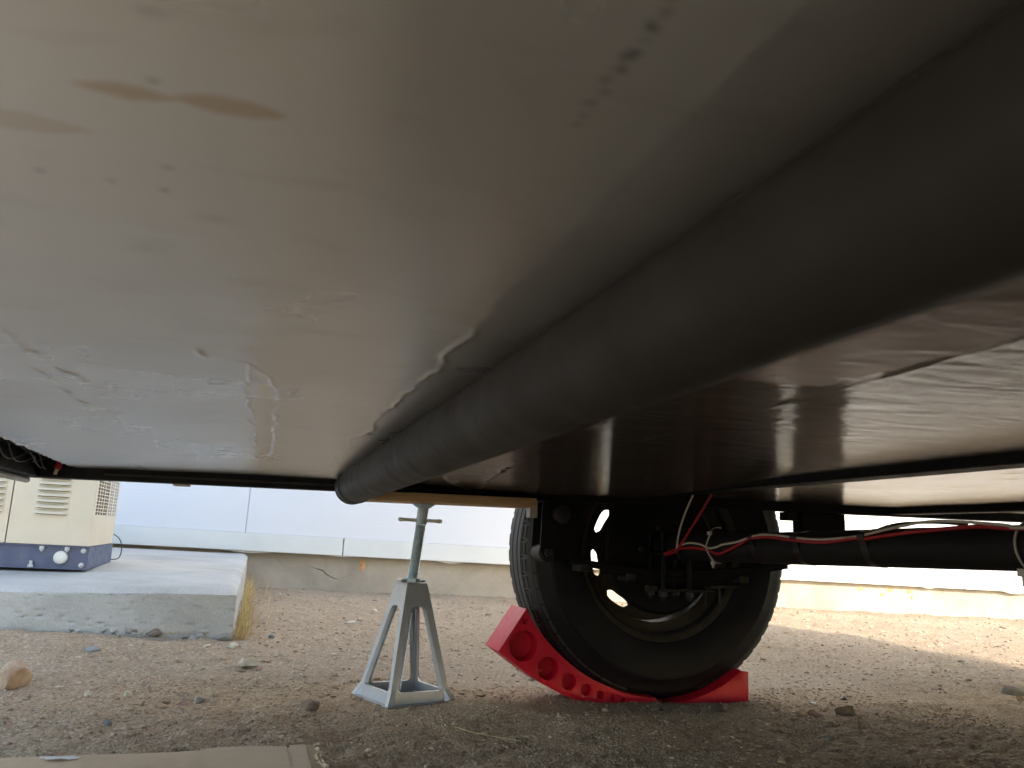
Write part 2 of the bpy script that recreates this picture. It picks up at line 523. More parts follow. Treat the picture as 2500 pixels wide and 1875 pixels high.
# ------------------------------------------------------------------ ground
def ground_z(x, y):
    x = np.asarray(x, float); y = np.asarray(y, float)
    fade = sstep(-3.5, -1.5, x) * (1 - sstep(6, 9, x)) * sstep(-0.5, 0.7, y)
    z = 0.018 * fbm(x, y, 1.1, 3, 3) + 0.012 * fbm(x, y, 4.5, 3, 11) + 0.007 * fbm(x, y, 16, 3, 23) + 0.0055 * fbm(x, y, 55, 3, 31)
    z = z * fade
    # hollow that the wheel and its chocks sit in, soil pushed up in front of it
    d = sstep(1.82, 1.92, y) * (1 - sstep(2.3, 2.7, y)) * sstep(0.35, 0.55, x) * (1 - sstep(1.6, 2.0, x))
    z = z * (1 - 0.75 * d) - 0.0185 * d
    m = np.exp(-((y - 1.79) / 0.09) ** 2) * sstep(0.45, 0.65, x) * (1 - sstep(1.25, 1.55, x)) * (1 - d)
    z = z * (1 - 0.6 * m) - 0.014 * m
    # flatter where the jack stands, a little bank against the slab
    j = np.exp(-(((x - 0.336) / 0.16) ** 2 + ((y - 1.885) / 0.16) ** 2))
    z = z * (1 - 0.85 * j) - 0.004 * j
    s = np.exp(-((y - 2.5) / 0.2) ** 2) * (1 - sstep(-0.2, 0.15, x)) * sstep(-3.0, -0.5, x + 0.0 * y)
    z = z + s * (0.022 + 0.03 * np.clip(-x - 0.05, 0, 1))
    z = z - 0.02 * sstep(3.2, 5.0, x)
    return z

def build_ground():
    xs = np.concatenate([-np.geomspace(70, 1.7, 24), np.linspace(-1.5, 2.4, 430), np.linspace(2.415, 6.0, 220), 6.0 + np.geomspace(0.2, 70, 24)])
    ys = np.concatenate([-np.geomspace(70, 0.2, 24), np.linspace(0.0, 1.0, 30)[:-1], np.linspace(1.0, 2.4, 220), np.linspace(2.41, 5.4, 230), 5.4 + np.geomspace(0.2, 70, 22)])
    XX, YY = np.meshgrid(xs, ys)
    me = grid_mesh('ground', xs, ys, ground_z(XX, YY))
    o = link('ground', me, MAT['dirt'])
    tag(o, kind='structure')
build_ground()

def gz(x, y):
    return float(ground_z(np.array([x]), np.array([y]))[0])

# ------------------------------------------------------------------ house behind
def build_house():
    h = thing('house', 'white painted house wall with lap siding above a bare concrete foundation', 'house', (0.36, 4.99, 0.0))
    h.rotation_euler = (0, math.radians(0.35), math.radians(-1.0))
    bm = B(); box(bm, -9, 9, 0.05, 7.0, -0.3, 0.215, 0.004)
    fnd = obj('foundation', bm, MAT['foundation'], h)
    bm = B(); box(bm, -9, 9, 0.035, 6.9, 0.216, 3.9)
    obj('wall_core', bm, MAT['siding'], h)
    # trim boards along the bottom edge
    joints = [-9, -4.2, 0.115, 4.44, 9]
    for a, b in zip(joints, joints[1:]):
        bm = B(); box(bm, a + 0.003, b - 0.003, -0.004, 0.034, 0.198, 0.298, 0.003, 2)
        obj('trim_board', bm, MAT['trim'], h)
    # siding boards, staggered joints, each course leaning over the one below
    z = 0.2995
    row = 0
    offs = [-0.43, 1.7, 0.4, 2.3, -1.1, 0.9, 2.0]
    while z < 3.85:
        x = -9.0
        cuts = [-9.0]
        c = -9 + (offs[row % 7] + 9) % 3.66
        while c < 9:
            cuts.append(c); c += 3.66
        cuts.append(9.0)
        for a, b in zip(cuts, cuts[1:]):
            bm = B()
            x0, x1 = a + 0.0015, b - 0.0015
            z1 = min(z + 0.305, 3.9)
            v = [bm.verts.new(p) for p in [(x0, 0.006, z), (x1, 0.006, z), (x1, 0.020, z1), (x0, 0.020, z1),
                                            (x0, 0.034, z), (x1, 0.034, z), (x1, 0.034, z1), (x0, 0.034, z1)]]
            for f in ((0, 1, 2, 3), (7, 6, 5, 4), (0, 4, 5, 1), (3, 2, 6, 7), (0, 3, 7, 4), (1, 5, 6, 2)):
                bm.faces.new([v[i] for i in f])
            obj('siding_board', bm, MAT['siding'], h)
        z += 0.3065
        row += 1
    # building paper sagging out below the trim
    for (cx, w, dz) in ((-0.40, 0.33, 0.010), (0.11, 0.22, 0.006), (0.75, 0.2, 0.010), (4.15, 0.16, 0.008), (4.9, 0.3, 0.014), (2.9, 0.4, 0.006)):
        bm = B()
        top, bot, tb, bb = [], [], [], []
        for k in range(13):
            t = k / 12
            s = math.sin(math.pi * t) ** 1.5 * dz
            X = cx + (t - 0.5) * w
            top.append(bm.verts.new((X, 0.012, 0.199))); bot.append(bm.verts.new((X, 0.008, 0.1975 - s)))
            tb.append(bm.verts.new((X, 0.016, 0.199))); bb.append(bm.verts.new((X, 0.013, 0.1975 - s)))
        for k in range(12):
            for a, b in ((top, bot), (bot, bb), (bb, tb)):
                bm.faces.new((a[k], a[k + 1], b[k + 1], b[k]))
        obj('house_wrap_edge', bm, MAT['trim'], h)
    # crack and spalled rusty patches on the foundation
    bm = B()
    tube(bm, [(-0.07, 0.051, 0.135), (-0.02, 0.051, 0.118), (0.02, 0.05, 0.108), (0.035, 0.05, 0.09), (0.075, 0.05, 0.072), (0.11, 0.05, 0.062)], [0.001, 0.002, 0.0025, 0.002, 0.0018, 0.0008], 5)
    obj('crack', bm, MAT['dark_inside'], fnd)
    for (x, zz, w, hh) in ((3.62, 0.16, 0.09, 0.03), (3.86, 0.165, 0.06, 0.035), (3.80, 0.13, 0.05, 0.04), (4.02, 0.16, 0.05, 0.04), (4.04, 0.12, 0.03, 0.04), (0.24, 0.15, 0.035, 0.09), (4.30, 0.17, 0.03, 0.02)):
        bm = B()
        pts = []
        for k in range(12):
            a = 2 * math.pi * k / 12
            r = 0.6 + 0.5 * random.random()
            pts.append(bm.verts.new((x + math.cos(a) * w * 0.5 * r, 0.0495, zz + math.sin(a) * hh * 0.5 * r)))
        c = bm.verts.new((x, 0.044, zz))
        for k in range(12):
            bm.faces.new((pts[k], pts[(k + 1) % 12], c))
        obj('spalled_patch', bm, MAT['rust_spall'], fnd)
    bm = B(); box(bm, -9.5, 9.5, -0.45, 7.4, 3.92, 4.1, 0.01)
    obj('eave', bm, MAT['trim'], h)
    bm = B()
    v = [bm.verts.new(p) for p in [(-9.5, -0.45, 4.1), (9.5, -0.45, 4.1), (9.5, 3.5, 5.6), (-9.5, 3.5, 5.6), (9.5, 7.4, 4.1), (-9.5, 7.4, 4.1)]]
    for f in ((0, 1, 2, 3), (3, 2, 4, 5), (0, 3, 5), (1, 4, 2), (0, 5, 4, 1)):
        bm.faces.new([v[i] for i in f])
    obj('roof', bm, MAT['dusty_black'], h)
build_house()

# ------------------------------------------------------------------ rocks
def rock_bm(sx, sy, sz, seed, sub=3, sharp=0.35):
    r = random.Random(seed)
    bm = B()
    bmesh.ops.create_icosphere(bm, subdivisions=sub, radius=1.0)
    planes = [(Vector((r.uniform(-1, 1), r.uniform(-1, 1), r.uniform(-1, 1))).normalized(), r.uniform(0.42, 0.8)) for _ in range(11)]
    off = Vector((r.uniform(-50, 50), r.uniform(-50, 50), r.uniform(-50, 50)))
    from mathutils import noise as mn
    for v in bm.verts:
        d = v.co.copy()
        for n, k in planes:
            e = d.dot(n) - k
            if e > 0:
                d -= n * e * 0.97
        d *= 1 + 0.13 * mn.noise(d * 1.7 + off) + 0.06 * mn.noise(d * 6 + off)
        v.co = Vector((d.x * sx, d.y * sy, d.z * sz))
    return bm

def rock(name, label, cat, x, y, size, kind, seed, sink=0.3, rot=None, group=None):
    bm = rock_bm(size[0] / 2, size[1] / 2, size[2] / 2, seed)
    o = obj(name, bm, ROCK[kind], None, (x, y, gz(x, y) + size[2] * (0.5 - sink)), auto=18)
    o.rotation_euler = (random.uniform(-0.15, 0.15), random.uniform(-0.15, 0.15), random.uniform(0, 6.28) if rot is None else rot)
    tag(o, label, cat, group)
    return o

# ------------------------------------------------------------------ slab
def slab_z(y):
    return 0.1566 + (0.186 - 0.1566) * (y - 2.63) / (4.9 - 2.63)

def build_slab():
    root = thing('concrete_pad', 'raised grey concrete pad under the cream generator', 'concrete pad', (-0.041, 2.63, 0))
    x0, x1 = -2.6, 0.0
    nx, ny, nz = 150, 60, 14
    # a box whose front and end faces are cut to a rough surface, ragged underside
    xs = np.linspace(x0, x1, nx); yy = np.linspace(0, 2.3, ny)
    XX, YY = np.meshgrid(xs, yy)
    ZZ = slab_z(YY + 2.63) + 0.0025 * fbm(XX, YY, 5, 4, 5)
    edge = np.minimum(YY, x1 - XX)
    ZZ = ZZ - 0.014 * (1 - sstep(0.0, 0.03, edge)) ** 2 - 0.002 * fbm(XX, YY, 40, 2, 9) * (1 - sstep(0, 0.05, edge))
    ZZ[:, :] = ZZ
    # lift a little towards the left end: the top edge drops to the left in view
    ZZ = ZZ + 0.022 * np.clip(XX, -2.6, 0) * (1 - sstep(0.0, 1.2, YY)) * 0.9
    top = grid_mesh('top_face', xs, yy, ZZ)
    o = link('top_face', top, MAT['slab'], root)
    # front face
    def face(name, n, ptop, outward, tang, length, zbot, seed):
        us = np.linspace(0, length, n); vs = np.linspace(0, 1, nz * 3)
        bm = B()
        rows = []
        base = [ptop(u) for u in us]; zb = np.array([zbot(u) for u in us]); zt = np.array([p.z for p in base])
        for j, v in enumerate(vs):
            z = zt + (zb - zt) * v
            lower = max(0.0, v - 0.62) / 0.38
            rough = 0.005 * fbm(us, z, 18, 4, seed) + lower * (0.022 * fbm(us, z, 22, 3, seed + 7, 0.65) - 0.008)
            rough = rough - 0.012 * (0.12 + lower) * sstep(0.27, 0.33, vnoise(us * 62, z * 90, seed + 3)) - 0.009 * lower * sstep(0.1, 0.2, fbm(us, z * 1.6, 30, 2, seed + 30)) - 0.006 * sstep(0.40, 0.43, vnoise(us * 120, z * 130, seed + 5))
            if j == 0: rough = rough * 0
            rows.append([bm.verts.new(Vector((p.x, p.y, zz)) + outward * float(rg)) for p, zz, rg in zip(base, z, rough)])
        for a, b in zip(rows, rows[1:]):
            for k in range(n - 1):
                bm.faces.new((a[k], a[k + 1], b[k + 1], b[k]))
        return obj(name, bm, MAT['slab'], root, auto=50)
    def ztop(x, y):
        k = int(round((x - x0) / (x1 - x0) * (nx - 1))); j = int(round(y / 2.3 * (ny - 1)))
        return float(ZZ[min(j, ny - 1), min(max(k, 0), nx - 1)])
    face('front_face', 360, lambda u: Vector((x0 + u, 0, ztop(x0 + u, 0))), Vector((0, -1, 0)), None, x1 - x0, lambda u: -0.03, 41)
    face('end_face', 160, lambda u: Vector((x1, u, ztop(x1, u))), Vector((1, 0, 0)), None, 2.3, lambda u: -0.03, 77)
    # aggregate stones showing in the broken lower edge
    r = random.Random(5)
    for i in range(30):
        x = -0.02 - r.random() ** 1.2 * 0.42
        s = r.uniform(0.010, 0.026)
        kind = r.choice(['grey', 'brown', 'tan', 'grey', 'tan', 'brown'])
        bm = rock_bm(s * 0.7, s * 0.5, s * 0.5, 300 + i, 2)
        g = gz(x - 0.041, 2.62)
        obj('aggregate_stone', bm, MAT['slab'] if i % 3 else ROCK[kind], root, (x, 0.006, g + r.uniform(-0.006, 0.016)), auto=40)
    for (x, zz, s, kd) in ((-0.035, 0.012, 0.055, 'grey'), (-0.085, 0.018, 0.04, 'grey'), (-0.21, 0.022, 0.045, 'brown'), (-0.165, 0.034, 0.026, 'tan'), (-0.27, 0.03, 0.03, 'grey')):
        bm = rock_bm(s * 0.6, s * 0.4, s * 0.36, int(900 + x * 1000), 3)
        obj('aggregate_stone', bm, ROCK[kd], root, (x, 0.004, gz(x - 0.041, 2.62) + zz * 0.5), auto=40)
build_slab()

# ------------------------------------------------------------------ generator
def build_generator():
    z0 = 0.166
    g = thing('generator', 'cream standby generator with louvred front on a blue steel skid', 'generator', (-0.543, 3.169, z0))
    g.rotation_euler = (0, 0, math.radians(1.0))
    # local: right front lower corner at the origin, -x to the left, +y towards the wall
    Wd, Ln, sk = 0.55, 1.25, 0.076
    bm = B()
    box(bm, -Ln, 0.004, 0.006, 0.012, 0.0, sk - 0.004)            # skid web
    box(bm, -Ln, 0.006, -0.014, 0.006, 0.0, 0.004)               # bottom flange
    box(bm, -Ln, 0.006, -0.004, 0.012, sk - 0.0035, sk)          # top flange
    obj('skid_rail', bm, MAT['blue_skid'], g)
    bm = B(); box(bm, -0.006, 0.0035, 0.0125, Wd, 0.0005, sk - 0.001)
    obj('skid_end', bm, MAT['blue_skid'], g)
    bm = B(); box(bm, -Ln, -0.0065, Wd - 0.012, Wd - 0.001, 0.0, sk - 0.001)
    obj('skid_rail', bm, MAT['blue_skid'], g)
    # bolts, nuts and the round plug
    def bolt(x, z, r, name='bolt'):
        bm = B()
        lathe_y(bm, [(0.005, r * 1.25), (0.002, r * 1.25), (0.0012, r * 0.7), (-0.004, r * 0.62), (-0.006, r * 0.4)], 0, 0, 12)
        obj(name, bm, MAT['bolt_white'], g, (x, 0.0, z), auto=35)
    bolt(-0.013, 0.062, 0.0068); bolt(-0.014, 0.014, 0.0068)
    for x in (-0.138, -0.062):
        bm = B(); tube(bm, [(0, 0, 0), (0, 0, -0.012)], 0.008, 6); tube(bm, [(0, 0, -0.012), (0, 0, -0.017)], 0.004, 8)
        obj('nut', bm, MAT['bolt_white'], g, (x, -0.002, sk - 0.004))
    bm = B(); lathe_y(bm, [(0.005, 0.0215), (-0.003, 0.0215), (-0.006, 0.019), (-0.0075, 0.012)], 0, 0, 28)
    obj('round_plug', bm, MAT['plug_cap'], g, (-0.079, 0.0, 0.037), auto=40)
    bm = B(); tube(bm, [(0, 0, 0), (0, 0, 0.007)], 0.009, 6); tube(bm, [(0, 0, 0.007), (0, 0, 0.02)], 0.005, 8)
    obj('anchor_bolt', bm, MAT['bolt_white'], g, (-0.163, -0.008, 0.004))
    # housing core
    H0, H1 = sk + 0.001, 0.60
    bm = B(); box(bm, -Ln + 0.01, -0.03, 0.012, Wd - 0.004, H0, H1 - 0.012)
    obj('housing_core', bm, MAT['dark_inside'], g)
    # two front panels with a narrow gap
    for (a, b) in ((-0.2485, 0.0), (-0.62, -0.2515), (-Ln, -0.6235)):
        bm = B(); box(bm, a, b, 0.0, 0.0105, H0, H1, 0.0015)
        obj('front_panel', bm, MAT['cream'], g)
    bm = B(); box(bm, -Ln, 0.004, -0.004, Wd + 0.004, H1 + 0.0005, H1 + 0.012, 0.004)
    obj('lid', bm, MAT['cream'], g)
    # louvres: pressed half hoods
    def louvre(x0, x1, z):
        bm = B()
        n = 6
        rows = []
        m = 10
        for j in range(n + 1):
            t = j / n
            d = 0.013 * math.sin(t * math.pi / 2)
            zz = z + 0.0145 * (1 - t)
            row = []
            for k in range(m + 1):
                s = k / m
                e = min(1.0, min(s, 1 - s) / 0.12)
                row.append(bm.verts.new((x0 + (x1 - x0) * s, -0.0006 - d * math.sqrt(max(e, 0)), zz)))
            rows.append(row)
        for a, b in zip(rows, rows[1:]):
            for k in range(m):
                bm.faces.new((a[k], a[k + 1], b[k + 1], b[k]))
        obj('louvre', bm, MAT['cream'], g, smooth=True)
        bm = B(); box(bm, x0 + 0.006, x1 - 0.006, -0.0012, -0.0004, z - 0.0015, z + 0.0035)
        obj('louvre_slot', bm, MAT['dark_inside'], g)
    for i in range(7):
        z = 0.178 + i * 0.0196
        louvre(-0.178, -0.076, z)
        louvre(-0.36, -0.268, z - 0.001)
    # end panel with a punched grille
    holes = []
    ncol, nrow = 9, 14
    for i in range(ncol):
        for j in range(nrow):
            y = 0.052 + i * 0.0545 + 0.004 * ((i % 2) * 2 - 1) * (i > 2)
            z = 0.184 + j * 0.0122
            holes.append([(y, z), (y + 0.04, z), (y + 0.04, z + 0.0088), (y, z + 0.0088)])
    bm = B()
    prism_holes(bm, [(0.0108, H0), (Wd, H0), (Wd, H1), (0.0108, H1)], holes, lambda u, v: (0.0, u, v), lambda u, v: (-0.0035, u, v))
    obj('end_panel', bm, MAT['cream'], g)
    # cable loop behind
    bm = B()
    tube(bm, catmull([(-0.005, Wd + 0.01, 0.115), (0.022, Wd + 0.02, 0.095), (0.034, Wd + 0.03, 0.06), (0.028, Wd + 0.03, 0.02), (0.0, Wd + 0.02, 0.012)], 6), 0.0022, 6)
    obj('cable', bm, MAT['wire_grey'], g, smooth=True)
build_generator()

# ------------------------------------------------------------------ trailer
ax = Vector((1, 0, 0.0215)).normalized()
ay = Vector((0, 1, -0.0065)); ay = (ay - ax * ay.dot(ax)).normalized()
az = ax.cross(ay)
T_O = Vector((0, 1.86, 0))
TM = Matrix(((ax.x, ay.x, az.x, T_O.x), (ax.y, ay.y, az.y, T_O.y), (ax.z, ay.z, az.z, T_O.z), (0, 0, 0, 1)))

def pipe_axis(y):
    r = float(np.interp(y, [-2.0, -0.06], [0.0295, 0.0365]))
    lo, hi = 0.12, 0.3
    for _ in range(40):
        D = (lo + hi) / 2
        if D * math.sin(math.radians(38.4) - math.asin(r / D)) + r < 0.1285 + (r - 0.03) * 0.8: lo = D
        else: hi = D
    a = math.radians(38.4) - math.asin(r / D)
    return Vector((0.007 + D * math.cos(a), y, 0.333 + D * math.sin(a))), r

def polydist(X, Y, pts):
    d = np.full(X.shape, 1e9); t_ = np.zeros(X.shape)
    L = 0
    for (a, b) in zip(pts, pts[1:]):
        ax_, ay_ = a; bx, by = b
        vx, vy = bx - ax_, by - ay_
        ll = vx * vx + vy * vy
        t = np.clip(((X - ax_) * vx + (Y - ay_) * vy) / ll, 0, 1)
        dd = np.hypot(X - ax_ - t * vx, Y - ay_ - t * vy)
        m = dd < d
        d = np.where(m, dd, d); t_ = np.where(m, L + t * math.sqrt(ll), t_)
        L += math.sqrt(ll)
    return d, t_, L

def build_trailer():
    t = bpy.data.objects.new('travel_trailer', None)
    COL.objects.link(t)
    t.empty_display_size = 0.3
    t.matrix_world = TM
    tag(t, 'parked travel trailer seen from underneath, with grey film belly and black frame', 'trailer')

    # ---- belly film, near panel: height field in trailer coordinates
    xs = np.concatenate([np.linspace(-0.35, -0.121, 130), np.linspace(-0.12, 0.13, 290), np.linspace(0.132, 0.30, 90), np.linspace(0.302, 0.893, 200)])
    ys = np.concatenate([np.linspace(-1.94, -1.76, 20)[:-1], np.linspace(-1.76, -1.5, 260)[:-1], np.linspace(-1.5, -0.9, 190)[:-1], np.linspace(-0.9, 0.002, 170)])
    X, Y = np.meshgrid(xs, ys)
    zr = np.interp(X, [-0.35, 0.0, 0.2, 0.41, 0.56, 0.9], [0.446, 0.45, 0.447, 0.441, 0.435, 0.44])
    k = sstep(-0.75, 0.0, Y) ** 1.3
    Z = 0.456 * (1 - k) + zr * k
    # quilting and waviness
    Z = Z + 0.0009 * fbm(X * 1.2, Y, 6, 2, 4) + 0.00012 * fbm(X, Y * 2.0, 30, 2, 8)
    # wrinkled ridges
    def ridge(pts, amp, w, wob=0.006, seed=0, breakup=0.0):
        nonlocal Z
        Xw = X + wob * fbm(X, Y, 22, 3, seed)
        d, tt, L = polydist(Xw, Y, pts)
        a = amp * np.clip(1 + 1.6 * vnoise(tt * 40, tt * 0 + seed, seed) - breakup, 0, 2)
        a = a * sstep(0, 0.03, tt) * (1 - sstep(L - 0.03, L, tt))
        Z = Z - a * np.exp(-(d / w) ** 2)
    ridge([(0.117, -1.72), (0.119, -1.5), (0.124, -1.3)], 0.00012, 0.0035, 0.005, 2)
    ridge([(0.124, -1.42), (0.122, -1.1), (0.120, -0.7), (0.118, -0.2), (0.13, 0.0)], 0.0007, 0.0034, 0.016, 5)
    ridge([(-0.004, -1.20), (0.010, -1.16), (0.014, -1.05), (0.017, -0.8), (0.019, -0.42)], 0.0017, 0.0022, 0.008, 9, 0.3)
    ridge([(-0.010, -1.28), (-0.013, -1.12), (-0.008, -0.6), (-0.006, -0.2)], 0.0011, 0.002, 0.01, 12, 0.5)
    ridge([(-0.165, -1.29), (-0.161, -1.22), (-0.150, -1.05), (-0.155, -0.86), (-0.162, -0.68)], 0.0011, 0.0026, 0.018, 15, 0.3)
    ridge([(-0.185, -1.2), (-0.172, -1.02), (-0.185, -0.8)], 0.0010, 0.0024, 0.014, 19, 0.3)
    ridge([(-0.045, -1.262), (-0.041, -1.215)], 0.0016, 0.003, 0.002, 21)
    ridge([(0.0, -1.332), (0.06, -1.333), (0.127, -1.334)], 0.0003, 0.002, 0.0, 23)
    ridge([(0.30, -1.25), (0.33, -1.12), (0.35, -0.95)], 0.0009, 0.003, 0.01, 27, 0.2)
    ridge([(0.42, -1.55), (0.44, -1.2), (0.45, -0.9)], 0.0008, 0.003, 0.008, 29, 0.2)
    ridge([(0.40, -0.50), (0.43, -0.25), (0.47, -0.05)], 0.0025, 0.006, 0.01, 33)
    ridge([(0.33, -0.30), (0.40, -0.12), (0.45, -0.02)], 0.003, 0.008, 0.012, 35)
    # stains and print of the film
    def ell(cx, cy, a, b, rot, soft=0.25, seed=0):
        c, s = math.cos(rot), math.sin(rot)
        u = (X - cx) * c + (Y - cy) * s; v = -(X - cx) * s + (Y - cy) * c
        pinch = np.clip(1 - np.abs(u / a) ** 1.7, 0, 1)
        vv = np.abs(v) / (b * (0.05 + pinch)) + 0.35 * fbm(X, Y, 260, 2, seed)
        return (1 - sstep(1 - soft, 1 + soft, vv)) * (np.abs(u) < a)
    tanm = 0.6 * ell(-0.0395, -1.6165, 0.0142, 0.0042, 0.0, 0.2, 3)
    tanm = np.maximum(tanm, 0.6 * ell(-0.0105, -1.6175, 0.0165, 0.0056, 0.02, 0.2, 5))
    tanm = np.maximum(tanm, 0.3 * ell(-0.079, -1.5858, 0.026, 0.0068, 0.0, 0.2, 7))
    ink = np.zeros_like(X)
    def blot(x, y, r, a, sx=1.0):
        nonlocal ink
        ink = np.maximum(ink, a * np.exp(-(((X - x) / (r * sx)) ** 2 + ((Y - y) / r) ** 2)))
    rr = random.Random(3)
    for (y, a) in ((-1.705, 0.35), (-1.7, 0.45), (-1.694, 0.75), (-1.688, 0.3), (-1.6835, 0.85), (-1.6795, 0.8), (-1.6745, 0.7), (-1.668, 0.6), (-1.662, 0.45), (-1.655, 0.5), (-1.648, 0.4), (-1.641, 0.35)):
        for q in range(3):
            blot(0.089 + rr.uniform(-0.0016, 0.0016), y + rr.uniform(-0.001, 0.001), rr.uniform(0.0008, 0.0014), a * rr.uniform(0.5, 0.9), 1.3)
    for (x, y, r, a) in ((-0.031, -1.6255, 0.0012, 0.4), (-0.077, -1.547, 0.0012, 0.5), (-0.054, -1.546, 0.0012, 0.35), (-0.036, -1.544, 0.0012, 0.5), (-0.033, -1.565, 0.0014, 0.3), (-0.028, -1.66, 0.0025, 0.2), (-0.02, -1.52, 0.005, 0.12)):
        blot(x, y, r, a, 1.6)
    # printed lines and block letters of the film maker (unreadable at this distance)
    for i in range(5):
        yl = -1.175 + i * 0.012
        on = (np.abs(Y - yl) < 0.0018) & (X > 0.285) & (X < 0.372) & (vnoise(X * 420, Y * 0 + i, 50 + i) > -0.1)
        ink = np.maximum(ink, 0.5 * on)
    for (xa, xb, ya, yb) in ((0.335, 0.349, -0.72, -0.70), (0.355, 0.37, -0.72, -0.70), (0.378, 0.392, -0.72, -0.70), (0.40, 0.418, -0.72, -0.70), (0.33, 0.40, -0.665, -0.64)):
        ink = np.maximum(ink, 0.65 * ((X > xa) & (X < xb) & (Y > ya) & (Y < yb)))
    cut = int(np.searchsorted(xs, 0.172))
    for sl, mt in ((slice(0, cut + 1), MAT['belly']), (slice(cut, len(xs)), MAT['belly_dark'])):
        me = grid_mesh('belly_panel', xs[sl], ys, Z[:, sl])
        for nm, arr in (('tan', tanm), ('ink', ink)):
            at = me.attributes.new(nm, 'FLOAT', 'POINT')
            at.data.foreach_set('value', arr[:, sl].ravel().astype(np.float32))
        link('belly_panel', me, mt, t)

    # ---- thin purple sheet that paints a dark reflection onto the near panel
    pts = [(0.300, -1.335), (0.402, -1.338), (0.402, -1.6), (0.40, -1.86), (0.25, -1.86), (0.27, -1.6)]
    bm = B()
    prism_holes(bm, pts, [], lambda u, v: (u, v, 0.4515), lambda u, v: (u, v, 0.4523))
    obj('reflection_patch', bm, MAT['reflection_patch'], t)

    # ---- second belly panel beyond the cross member
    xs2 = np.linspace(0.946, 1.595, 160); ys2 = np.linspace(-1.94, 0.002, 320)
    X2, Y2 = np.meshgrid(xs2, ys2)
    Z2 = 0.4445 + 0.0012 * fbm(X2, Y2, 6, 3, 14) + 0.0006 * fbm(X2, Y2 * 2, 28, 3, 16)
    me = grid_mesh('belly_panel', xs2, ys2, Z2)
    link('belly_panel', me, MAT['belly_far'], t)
    xs3 = np.linspace(1.65, 3.2, 60); ys3 = np.linspace(-1.94, 0.002, 60)
    X3, Y3 = np.meshgrid(xs3, ys3)
    me = grid_mesh('belly_panel', xs3, ys3, 0.447 + 0.001 * fbm(X3, Y3, 6, 3, 14))
    link('belly_panel', me, MAT['belly'], t)

    # ---- frame
    bm = B(); box(bm, -0.42, 3.2, 0.003, 0.045, 0.424, 0.474, 0.003)
    rail = obj('frame_rail', bm, MAT['black_steel'], t)
    bm = B(); box(bm, -0.30, 0.5, -0.0035, 0.0025, 0.4335, 0.4375, 0.0008)
    obj('rail_seam', bm, MAT['dusty_black'], rail)
    bm = B(); box(bm, -0.42, 3.2, -1.99, -1.945, 0.424, 0.474, 0.003)
    obj('frame_rail', bm, MAT['black_steel'], t)
    bm = B(); box(bm, -0.46, -0.421, -2.05, 0.045, 0.424, 0.474, 0.003)
    obj('front_cross_member', bm, MAT['black_steel'], t)
    bm = B(); tube(bm, [(-0.437, y, 0.4175) for y in np.linspace(-2.05, -0.0, 20)], 0.006, 8)
    obj('edge_trim', bm, MAT['grey_trim'], t, smooth=True)
    # dark cavity roof between belly edge and front member
    bm = B(); box(bm, -0.421, -0.3, -1.94, 0.003, 0.468, 0.474)
    obj('floor_deck', bm, MAT['black_steel'], t)
    # frayed foil lip of the film at its front edge
    bm = B()
    n = 240
    top, bot = [], []
    rj = random.Random(11)
    for i in range(n + 1):
        y = -1.9 + 1.9 * i / n
        w = 0.0015 + 0.004 * abs(math.sin(i * 0.31)) * rj.random() + 0.005 * max(0, math.sin((y + 0.9) * 2.2))
        zb = 0.456 - (0.010 * max(0.0, min(1.0, (y + 0.75) / 0.75)) ** 1.3)
        top.append(bm.verts.new((-0.349, y, zb + 0.0005)))
        bot.append(bm.verts.new((-0.352 - w, y, zb - 0.001 + 0.003 * rj.random())))
    for i in range(n):
        bm.faces.new((top[i], top[i + 1], bot[i + 1], bot[i]))
    obj('film_edge', bm, MAT['belly'], t)
    # cross members that interrupt the belly
    bm = B(); box(bm, 0.8945, 0.945, -1.94, -0.001, 0.4435, 0.474, 0.003)
    obj('cross_member', bm, MAT['black_steel'], t)
    bm = B(); box(bm, 1.597, 1.648, -1.94, -0.001, 0.428, 0.474, 0.003)
    obj('cross_member', bm, MAT['black_steel'], t)
    # ---- trailer body above the frame
    bm = B(); box(bm, -0.462, 3.26, -2.25, 0.043, 0.4755, 2.7, 0.01)
    obj('body_shell', bm, MAT['white_body'], t)
    bm = B(); box(bm, -0.462, 0.56, 0.0465, 0.34, 0.4765, 2.7, 0.01); obj('side_wall', bm, MAT['white_body'], t)
    bm = B(); box(bm, 1.385, 3.26, 0.0465, 0.34, 0.4765, 2.7, 0.01); obj('side_wall', bm, MAT['white_body'], t)
    bm = B(); box(bm, 0.563, 1.382, 0.0465, 0.34, 0.72, 2.7, 0.01); obj('side_wall', bm, MAT['white_body'], t)
    bm = B(); box(bm, 1.385, 3.26, 0.30, 0.335, 0.447, 0.475, 0.002); obj('skirt_trim', bm, MAT['grey_trim'], t)
    bm = B(); box(bm, -0.17, -0.137, 0.01, 0.04, 0.4195, 0.4235, 0.001); obj('weld_tab', bm, MAT['grey_trim'], t)

    for xa, xb in ((0.16, 1.098), (1.102, 2.198), (2.202, 3.24)):  # unseen boards added along the near side to keep light out
        bm = B(); box(bm, xa, xb, -2.248, -2.236, 0.02, 0.474, 0.002); obj('light_block_board', bm, MAT['dusty_black'], t)

    # ---- unseen box added under the rear to block light from the right
    bm = B(); box(bm, 2.1, 3.1, -1.9, -0.35, 0.14, 0.452, 0.04, 4)
    obj('light_block_box', bm, MAT['dusty_black'], t, auto=40)

    # ---- drain pipe
    pts, rs = [], []
    for i in range(60):
        y = -1.95 + (1.95 - 0.085) * i / 59
        p, r = pipe_axis(y)
        pts.append(p); rs.append(r)
    p, r = pipe_axis(-0.085)
